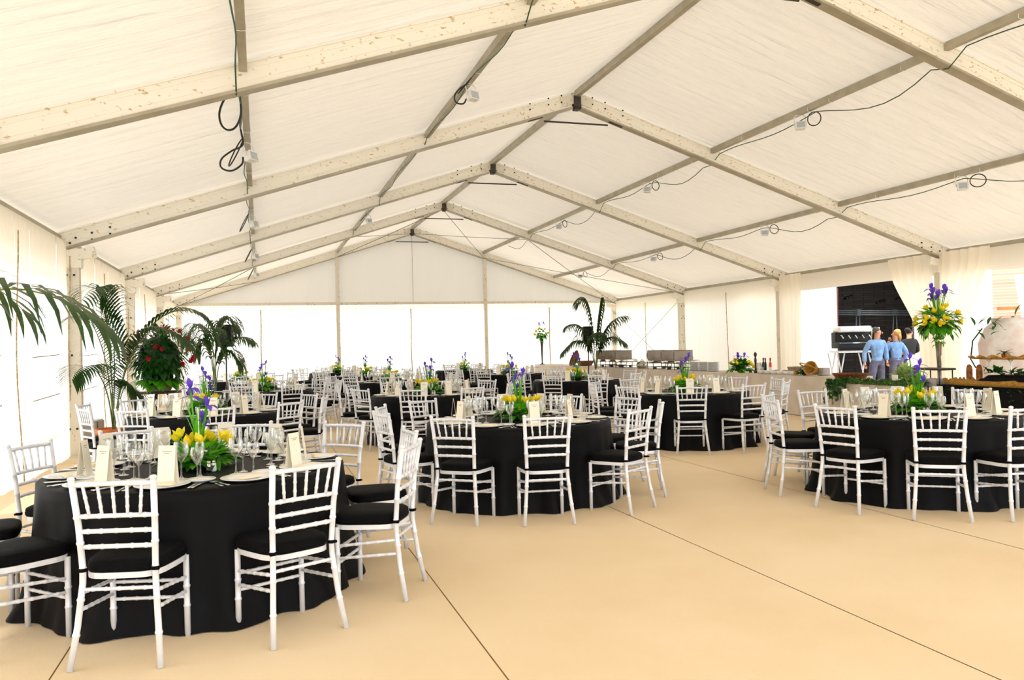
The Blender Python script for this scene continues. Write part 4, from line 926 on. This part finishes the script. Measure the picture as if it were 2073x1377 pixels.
for i, (px, X) in enumerate(((1572, 4.9), (1590, 4.95))):
    mb = MB(); mb.lathe([(0,0),(.05,0),(.11,.07),(.105,.07),(.05,.01),(0,.01)], 20); mb.ball((0,0,.05), .08, 10, 1, (1,1,.35))
    tag(mb.build('salad_bowl', [M['glass'], M['food']], None, (stand_on(px, X)[0], stand_on(px, X)[1], .78+.05*0)), 'clear bowl of food behind the scalloped dishes, %s' % ('beside the rose bottle','nearer the grey basket')[i], 'bowl')
p = stand_on(1609, 4.95); basket('wicker_basket', p, .1, .14, .13, M['wickerw'], 'small grey wicker basket behind the herbs', 1.0)
p = stand_on(1612, 4.6); mb = MB(); mb.ball((0,0,.05), .055, 12, 0, (1,1,.85)); mb.tube([(0,0,.09),(.01,0,.125)], .006, 6); tag(mb.build('onion', M['wickery'], None, p), 'golden onion lying in front of the herbs', 'onion')
p = stand_on(1628, 4.68); mound('herb_bunch', p, .17, .2, 9, 'bushy bunch of dark green herbs in front of the tipped basket', n=260, mats=('leafd','leafd'), cat='herbs', lsz=.05, nf=0, spikes=0)
p = stand_on(1648, 4.75); basket('wicker_basket', (p[0]+.05, p[1], .86), .07, .13, .2, M['wickery'], 'yellow handled wicker basket tipped on its side on the buffet', 1.0, Matrix.Rotation(-1.2, 3, 'Y') @ Matrix.Rotation(.3, 3, 'X'), True)
p = stand_on(1667, 4.85); mb = MB(); mb.bevbox((0,0,.075), (.16,.2,.15), .012); mb.box((0,-.105,.075),(.13,.01,.11)); mb.tube([(-.04,-.115,.09),(.04,-.115,.09)], .008, 6); tag(mb.build('storage_box', M['steelg'], None, p), 'plain grey box beside the tipped yellow basket', 'box')
# third buffet: moss runner, ivy, wicker basket, lettuce, trays, tall vase
mo = MB(); rr = random.Random(12)
def mfn(u, v): y = 9.4+1.9*u; a = PI*v; return (3.74 + .13*math.cos(a)*-1 + .02*math.sin(u*40), y, .75 + .07*math.sin(a)*(1+.3*math.sin(u*33)+.2*math.sin(u*71+v*9)))
mo.grid(mfn, 90, 8)
for i in range(900):
    u, v = rr.random(), rr.random(); leaf(mo, mfn(u, v), rdir(rr, 0, 1), (0,0,1), .035, .014, rr.randint(0,1), .3)
tag(mo.build('moss_runner', [M['moss'], M['leaf']]), 'green moss runner along the front edge of the buffet', 'moss', kind='stuff')
iv = MB()
for i in range(7):
    y = 10.95 + .07*i; L_ = rr.uniform(.15,.42); pts = [Vector((3.68,y,.8)), Vector((3.6,y,.76)), Vector((3.575,y+.02,.76-L_*.5)), Vector((3.57,y,.76-L_))]; iv.tube(pts, .004, 4)
    for j in range(16):
        t_ = rr.random()*2.99; q = pts[int(t_)].lerp(pts[int(t_)+1], t_ % 1); leaf(iv, q, Vector((-.4, rr.uniform(-1,1), rr.uniform(-.6,.5))), (-1,0,0), .07, .06, 0, .2)
tag(iv.build('ivy_trail', M['leafd']), 'ivy trailing over the corner of the moss buffet', 'ivy', kind='stuff')
def on3(px, X, z=.75): p = atX(px, 775, X); return Vector((p.x, p.y, z))
basket('wicker_basket', on3(1722, 3.95), .17, .25, .13, M['wicker'], 'oval brown wicker basket on the mossy buffet', 1.25, None, False)
mound('lettuce_display', on3(1835, 4.15), .22, .34, 31, 'frilly pale green lettuce heap behind the mossy buffet edge', n=300, mats=('salad','salad'), cat='lettuce', lsz=.1, nf=0, spikes=0)
t = MB(); t.bevbox((0,0,.02),(.35,.55,.025),.008); t.box((0,0,.034),(.3,.5,.004)); tag(t.build('serving_tray', M['chrome'], None, on3(1812, 3.95, .752)), 'flat steel tray on the mossy buffet', 'tray')
t = MB(); t.bevbox((0,0,.04),(.012,.12,.09),.004); t.box((.02,0,.015),(.05,.12,.01)); tag(t.build('place_card', M['cardw'], None, on3(1812, 3.73, .83)), 'small white card standing on the moss by the tray', 'card')
r_ = empty('chafing_stand', on3(1893, 3.9, .75), 0, 'small silver heated stand with a dark tray at the foot of the tall vase', 'stand')
t = MB(); t.bevbox((0,0,.06),(.2,.24,.12),.01); t.build('body', M['steelg'], r_)
t = MB(); t.bevbox((0,0,.26),(.28,.5,.03),.01); t.build('tray', M['steel'], r_)
for sx in (-1,1):
    for sy in (-1,1): t = MB(); t.tube([(sx*.12,sy*.2,0),(sx*.12,sy*.2,.25)], .009, 6); t.build('leg', M['steel'], r_)
def tall_vase(c, h, r, label, seed, sil=True, n=220, nf=18):
    o = empty('tall_flower_vase', c, 0, label, 'flower arrangement'); t = MB()
    t.lathe([(0,0),(.09,0),(.1,.012),(.03,.03),(.022,.08),(.03,h*.35),(.042,h*.7),(.055,h*.9),(.075,h),(.07,h),(.05,h*.9),(0,h*.88)], 20); t.build('vase', M['chrome'] if sil else M['steel'], o)
    rr = random.Random(seed); f = MB(); zc = h+r*.75
    for i in range(n):
        d = rdir(rr, -.75, .75); k = rr.uniform(.3,.8); leaf(f, (d.x*r*k, d.y*r*k, zc+d.z*r*k*.9), d+Vector((0,0,-.15)), (0,0,1), rr.uniform(.09,.16), .07, rr.randint(0,1), rr.uniform(.1,.7))
    for i in range(10):
        a = rr.uniform(0, 6.28); f.tube([(math.cos(a)*.03, math.sin(a)*.03, h-.02), (math.cos(a)*r*.4, math.sin(a)*r*.4, zc)], .005, 4)
    for i in range(40):
        a = rr.uniform(0, 6.28); leaf(f, (math.cos(a)*.05, math.sin(a)*.05, h+rr.uniform(-.12,.1)), (math.cos(a), math.sin(a), -.5), (0,0,1), .07, .03, 0, .3)
    f.build('foliage', [M['leaf'], M['leafd']], o)
    for i in range(nf):
        d = rdir(rr, -.1, .95); t = MB(); tulip(t, (d.x*r*.85, d.y*r*.85, zc+d.z*r*.7), d, 1.3); t.build('tulip', M['yellow'], o)
    for i in range(7 if sil else 2):
        a = rr.uniform(0, 6.28); top = Vector((math.cos(a)*r*.35, math.sin(a)*r*.35, zc+r*rr.uniform(1.15,1.6))); t = MB(); t.tube([(top.x*.1, top.y*.1, zc), top], .006, 5, 1)
        for j in range(2): leaf(t, (top.x*.4, top.y*.4, zc+.05), (top.x+rr.uniform(-.2,.2), top.y+rr.uniform(-.2,.2), 1), (top.x, top.y, 0), r*1.1, .018, 1, -.1)
        iris(t, top, 1.2, rr); t.build('iris', [M['purple'], M['leaf']], o)
    return o
tall_vase(on3(1903, 4.1, .75), .72, .31, 'tall silver vase overflowing with yellow tulips, greenery and purple irises', 41)
p = atX(1081, 740, 4.6); tall_vase((4.66, 28.75, .77), .95, .27, 'slender tall vase with small yellow bouquet at the far end of the buffet', 43, False, 110, 9)
# fourth, black buffet: wicker scalloped trays, raised black block, little plants
def scallop_tray(c, lx, ly, label, m='wicker', hh=.07):
    mb = MB(); n = 120; vs = []
    for r_, z in ((.93,0),(.98,.02),(1.0,hh),(.97,hh),(.92,.02),(0,.015)):
        for j in range(n):
            a = 2*PI*j/n; cx_, sy = math.cos(a), math.sin(a); k = 5; xx = math.copysign(abs(cx_)**(2/k), cx_); yy = math.copysign(abs(sy)**(2/k), sy)
            vs.append((xx*lx/2*r_, yy*ly/2*r_, z + (.022*math.sin(a*30) if z >= hh else 0)))
    mb.add(vs, [(q*n+j, q*n+(j+1)%n, (q+1)*n+(j+1)%n, (q+1)*n+j) for q in range(5) for j in range(n)], 0, True)
    f = MB(); f.box((0,0,.035),(lx*.85,ly*.85,.03)); o = mb.build('wicker_tray', M[m], None, c); f.build('filling', M['food'], o); return tag(o, label, 'tray')
scallop_tray((3.95, 8.22, .80), .5, 1.9, 'long orange scalloped wicker tray at the front of the black buffet', 'wickery')
scallop_tray((3.95, 6.2, .80), .5, 1.9, 'second long orange scalloped wicker tray, nearer the picture edge', 'wickery')
rr = random.Random(77); f = MB()
for i in range(1500):
    y = rr.uniform(4.95, 9.3); leaf(f, (3.64+rr.uniform(-.03,.12), y, .745-rr.uniform(-.03,.16)), rdir(rr, -.5, .6)+Vector((-.5,0,0)), (0,0,1), .06, .028, rr.randint(0,1), .4)
tag(f.build('leaf_garland', [M['leafd'], M['moss']]), 'dark leaf garland along the front edge of the black buffet', 'garland', kind='stuff')
t = MB(); t.box((0,0,.03),(.62,4.2,.06)); tag(t.build('tray_riser', M['black'], None, (3.98, 7.05, .74)), 'low black riser carrying the orange wicker trays', 'riser')
t = MB(); t.grid(lambda u, v: (4.4+.36*math.cos(PI*(1-v)), 7.3+1.75*u, .74+.19*min(1, 1.8*math.sin(PI*v), 5*u, 5*(1-u))), 20, 14); tag(t.build('black_mound', M['black']), 'raised block under black cloth behind the orange trays', 'riser')
def little_plant(c, s_, seed, label, n=16):
    rr = random.Random(seed); f = MB()
    for i in range(n):
        a = rr.uniform(0, 6.28); d = Vector((math.cos(a), math.sin(a), rr.uniform(.2,1.4))); leaf(f, (0,0,.05), d, (0,0,1), s_*rr.uniform(.6,1), s_*.16, 0, rr.uniform(.3,.8))
    f.lathe([(0,0),(.03,0),(.04,.05),(0,.05)], 10, (0,0,0), 1); return tag(f.build('potted_plant', [M['leafd'], M['terra']], None, c), label, 'plant')
# tiered glass stand with orange scalloped trays
ts = empty('tiered_stand', (4.42, 8.6, .93), 0, 'tiered glass stand with orange scalloped trays and leaves on the black buffet', 'stand')
for z, rr_2 in ((.22, .42), (.62, .02)):
    if rr_2 > .1:
        mb = MB(); n = 90; vs = []
        for r_, zz in ((0,.0),(.9,.0),(1.0,.03),(.97,.035),(.88,.01),(0,.01)):
            for j in range(n): a = 2*PI*j/n; vs.append((math.cos(a)*rr_2*r_*.8, math.sin(a)*rr_2*r_*1.5, z+zz+(.018*math.sin(16*a) if r_ > .95 else 0)))
        mb.add(vs, [(q*n+j, q*n+(j+1)%n, (q+1)*n+(j+1)%n, (q+1)*n+j) for q in range(5) for j in range(n)], 0, True); mb.build('tier', M['wickery'], ts)
for y in (-.35, 0, .35):
    mb = MB(); mb.lathe([(0,0),(.05,0),(.008,.02),(.008,.17),(.05,.22)], 12, (0,y,0)); mb.build('glass_foot', M['glass'], ts)
f = MB(); rr = random.Random(3)
for i in range(60): leaf(f, (rr.uniform(-.15,.15), rr.uniform(-.5,.35), .02), rdir(rr,.1,1), (0,0,1), .12, .08, 0, .4)
f.build('leaves', M['leafd'], ts)
little_plant((4.42, 8.7, 1.17), .16, 5, 'small leafy plant on top of the tiered stand')
# wooden egg-topped boards
for i, px in enumerate((1963, 1983)):
    p = on3(px, 4.5, .74); mb = MB(); mb.bevbox((0,0,.13),(.03,.1,.26),.01); mb.lathe([(.05,0),(.05,.03),(.035,.06),(0,.075)], 14, (0,0,.25), 0, (.3,1)); tag(mb.build('wooden_paddle', M['food'], None, p), 'upright wooden paddle behind the orange trays, %s' % ('beside the tall vase','nearer the black block')[i], 'paddle')
# stone-like urn with dark vine behind the tiers
um = mat('pale urn', 'FBF6F2', .5, 0, (4, 'EAD6CF', .6, None)); r_ = empty('large_jar', (6.1, 10.05, 0), 0, 'large pale painted jar with dried leaves behind the tiered stand', 'jar')
t = MB(); t.lathe([(0,0),(.3,0),(.34,.3),(.44,1.0),(.46,1.35),(.36,1.6),(.25,1.7),(.27,1.76),(.22,1.76),(0,1.6)], 28); t.build('body', um, r_)
f = MB(); rr = random.Random(8)
for i in range(26): leaf(f, (rr.uniform(-.2,.2)-.3, rr.uniform(-.25,.25), 1.5+rr.uniform(0,.3)), rdir(rr,-.3,1), (0,0,1), .2, .05, 0, .4)
f.tube([(-.35,.2,1.6),(-.45,.3,1.4),(-.46,.34,1.1),(-.4,.3,.95)], .012, 5); f.build('dried_leaves', M['leafd'], r_)
# ---------------------------------------------------------------- palms
def frond(mb, pts, L_, w_, n=26, droop=.6, start=.3, mi=0, si=1, rr=R, vshape=.35):
    """pinnate palm frond along a curved midrib"""
    P_ = [Vector(p) for p in pts]
    def bez(t):
        k = len(P_)-1; q = P_[:]
        while len(q) > 1: q = [q[i].lerp(q[i+1], t) for i in range(len(q)-1)]
        return q[0]
    m = 18; line = [bez(i/m) for i in range(m+1)]; mb.tube(line, [.012*(1-.8*i/m) for i in range(m+1)], 5, si)
    for i in range(n):
        t = start + (1-start)*(i+.5)/n; c = bez(t); T = (bez(min(1,t+.02))-bez(t-.02)).normalized(); s0 = T.cross(Vector((0,0,1)))
        s0 = s0.normalized() if s0.length > .05 else Vector((1,0,0)); u = (t-start)/(1-start); LL = L_*(.45+.9*math.sin(PI*(.12+.8*u)))*.8*rr.uniform(.88,1.08)
        for sg in (-1,1):
            d = (s0*sg + T*(.45+.8*u) + Vector((0,0,vshape*(1-u)))).normalized(); vs = []; p = c.copy(); dd = d.copy(); side = d.cross(Vector((0,0,1))); side = side.normalized() if side.length > .05 else T
            for q_, kw in enumerate((.35,1,.95,.65,.05)):
                vs += [p - side*(w_/2*kw), p + side*(w_/2*kw)]; p = p + dd*(LL/4); dd = (dd + Vector((0,0,-droop*(.3+.35*q_)))).normalized()
            mb.add(vs, [(2*k,2*k+1,2*k+3,2*k+2) for k in range(4)], mi, True)
def pot(c, r, h, m, name='pot'):
    mb = MB(); mb.lathe([(0,0),(r*.72,0),(r*.95,h*.82),(r*1.06,h*.82),(r*1.08,h),(r*.95,h),(r*.9,h*.86),(0,h*.86)], 24, c); return mb
def palm(base, fronds, label, m=None, potr=.2, poth=.32, L_=.34, w_=.032, n=26, droop=.5, pm='terra'):
    o = empty('potted_palm', base, 0, label, 'palm'); b = Vector(base)
    pot((0,0,0), potr, poth, M[pm]).build('pot', M[pm], o); t = MB(); t.lathe([(0,poth*.87),(potr*.9,poth*.87)], 20); t.build('soil', M['soil'], o)
    for pts in fronds:
        mb = MB(); frond(mb, [Vector(p)-b for p in pts], L_, w_, n, droop); mb.build('frond', [M['palm'], M['palmstem']], o)
    return o
def px3(d, *pts): return [at(x, y, d+(dd if dd else 0)) for x, y, *r_ in pts for dd in [r_[0] if r_ else 0]]
# near palm whose frond reaches into the picture from the side
b0 = at(-230, 1050, 4.3); b0.z = 0
def F(b, *pts): return [b+Vector((0,0,.35))] + list(pts)
palm(b0, [F(b0, at(-240,700,4.3), at(-120,500,4.3), at(90,560,4.4), at(215,665,4.5)), F(b0, at(-260,620,4.5), at(-330,480,4.2), at(-370,600,4.1)), F(b0, at(-220,700,4.6), at(-180,480,5.0), at(-60,520,5.4), at(60,640,5.6))],
     'palm standing outside the frame, its long green frond reaching in by the wall', L_=.55, w_=.04, n=11, droop=1.0)
b1 = at(229, 870, 11.3); b1.z = 0
palm(b1, [F(b1, at(232,700,11.3), at(240,610,11.3), at(205,540,11.3), at(165,610,10.3)),
          F(b1, at(228,700,11.3), at(215,600,11.4), at(180,545,11.5), at(245,600,11.3), at(262,690,11.1)),
          F(b1, at(236,780,11.3), at(262,660,11.3), at(340,570,11.4), at(430,620,11.5), at(442,700,11.6)),
          F(b1, at(240,770,11.3), at(270,640,11.1), at(330,640,11.0), at(390,700,11.0)),
          F(b1, at(228,790,11.3), at(215,700,11.5), at(190,640,10.7), at(160,640,10.3)),
          F(b1, at(224,790,11.3), at(205,730,10.9), at(165,722,10.3), at(146,770,10.1)),
          F(b1, at(235,800,11.3), at(256,720,11.6), at(270,690,11.9), at(300,690,12.1)),
          F(b1, at(240,810,11.3), at(250,770,11.1), at(262,760,11.1), at(276,800,11.1))],
     'tall feathery palm in terracotta pot beside the wall posts', potr=.22, poth=.48, L_=.46, w_=.036, n=30, droop=.6)
b2 = at(436, 790, 17.2); b2.z = 0
def Fz(b, z, *pts): return [b+Vector((0,0,z))] + list(pts)
palm(b2, [Fz(b2,.5, at(432,700,17.2), at(420,640,17.2), at(385,640,17.2), at(375,700,17.2)), Fz(b2,.5, at(434,690,17.2), at(440,620,17.2), at(470,640,17.2), at(478,670,17.2)),
          Fz(b2,.5, at(430,700,17.2), at(410,660,17.2), at(400,720,17.2)), Fz(b2,.5, at(438,700,17.2), at(470,670,17.2), at(510,690,17.2)), Fz(b2,.5, at(438,710,17.2), at(460,690,17.2), at(490,740,17.2)),
          Fz(b2,.5, at(434,690,17.2), at(425,650,16.8), at(415,655,16.4), at(410,690,16.2)), Fz(b2,.5, at(436,690,17.2), at(440,630,17.6), at(450,640,17.9), at(460,680,18.1))],
     'dark green palm in front of the far end wall, beside a loudspeaker', L_=.55, w_=.045, n=20, droop=1.2)
b3 = at(1207, 760, 23.5); b3.z = 0
palm(b3, [Fz(b3,.5, at(1204,700,23.5), at(1195,600,23.5), at(1184,606,23.5), at(1176,612,23.5)), Fz(b3,.5, at(1206,690,23.5), at(1214,640,23.5), at(1218,608,23.5)),
          Fz(b3,.5, at(1202,690,23.5), at(1180,650,23.5), at(1150,660,23.5)), Fz(b3,.5, at(1202,700,23.5), at(1180,670,23.5), at(1140,712,23.5)),
          Fz(b3,.5, at(1208,700,23.5), at(1225,650,23.5), at(1262,640,23.5)), Fz(b3,.5, at(1208,700,23.5), at(1225,670,23.5), at(1262,692,23.5)),
          Fz(b3,.5, at(1206,700,23.5), at(1218,660,23.0), at(1230,680,22.6)), Fz(b3,.5, at(1202,700,23.5), at(1190,660,24.0), at(1185,690,24.3))],
     'dark green palm in front of the far end wall beyond the chafing dishes', L_=.66, w_=.05, n=20, droop=1.3)
# round flowering bush in a wicker planter on a small stand
bc_ = at(324, 800, 12.0); rr = random.Random(15); o = empty('flowering_shrub', (bc_.x, bc_.y, .95), 0, 'dense dark shrub dotted with red blooms in a pale wicker planter', 'shrub')
f = MB(); f.ball((0,0,.5), .3, 14, 0, (1,1,1.1))
for i in range(650):
    d = rdir(rr, -.9, 1); k = rr.uniform(.24,.4); leaf(f, (d.x*k, d.y*k, .5+d.z*k*1.15), d+Vector((0,0,-.2)), (0,0,1), .1, .05, 0, .5)
for i in range(60):
    a = rr.uniform(0, 6.28); d = Vector((math.cos(a), math.sin(a), rr.uniform(-.3,.4))); leaf(f, (d.x*.12, d.y*.12, .16), d, (0,0,1), .24, .13, 1, .5)
f.build('foliage', [M['leafd'], M['leaf']], o)
for i in range(30):
    d = rdir(rr, -.2, 1); b = MB(); p = Vector((d.x*.47, d.y*.47, .5+d.z*.5))
    for j in range(9): leaf(b, p, rdir(rr,-1,1), (0,0,1), .06, .045, 0, .3)
    b.build('red_bloom', M['red'], o)
b = MB(); b.lathe([(0,0),(.14,0),(.16,.02),(.2,.16),(.21,.17),(.19,.17),(0,.15)], 24); b.build('planter', M['wickerw'], o)
t = empty('plant_stand', (bc_.x, bc_.y, 0), 0, 'small dark round stand carrying the red-flowered shrub', 'stand'); b = MB(); b.lathe([(0,.95),(.3,.95),(.3,.92),(0,.92)], 24); b.build('top', M['pewood'], t)
for i in range(3):
    a = 2*PI*i/3; b = MB(); b.tube([(math.cos(a)*.1, math.sin(a)*.1, .92), (math.cos(a)*.25, math.sin(a)*.25, 0)], .015, 6); b.build('leg', M['pewood'], t)
# loudspeakers on stands
for (px, py, d, lb) in ((457,680,18.2,'black loudspeaker on a stand beside the left far palm'), (1190,678,23.9,'black loudspeaker on a stand behind the far palm by the buffet')):
    p = at(px, py, d); s_ = empty('loudspeaker', (p.x, p.y, 0), -.25, lb, 'loudspeaker', 'loudspeakers on stands'); b = MB(); b.bevbox((0,0,p.z),(.3,.28,.5),.02); b.build('cabinet', M['speaker'], s_)
    b = MB(); b.box((0,-.145,p.z),(.26,.01,.46)); b.build('grille', M['grille'], s_); b = MB(); b.tube([(0,0,.25),(0,0,p.z-.2)], .018, 8); b.build('pole', M['steel'], s_)
    for i in range(3):
        a = 2*PI*i/3; b = MB(); b.tube([(0,0,.6),(math.cos(a)*.45, math.sin(a)*.45, 0)], .012, 6); b.build('leg', M['steel'], s_)
# low dark radiator-like crate by the wall, seen between chairs
p = at(182, 880, 12.3); b = MB(); b.bevbox((0,0,.26),(.3,.5,.52),.02); b.box((.16,0,.3),(.01,.44,.4)); tag(b.build('storage_crate', M['taupe'], None, (p.x, p.y, 0)), 'brown-grey crate on the floor between the palm pot and the wall', 'crate')
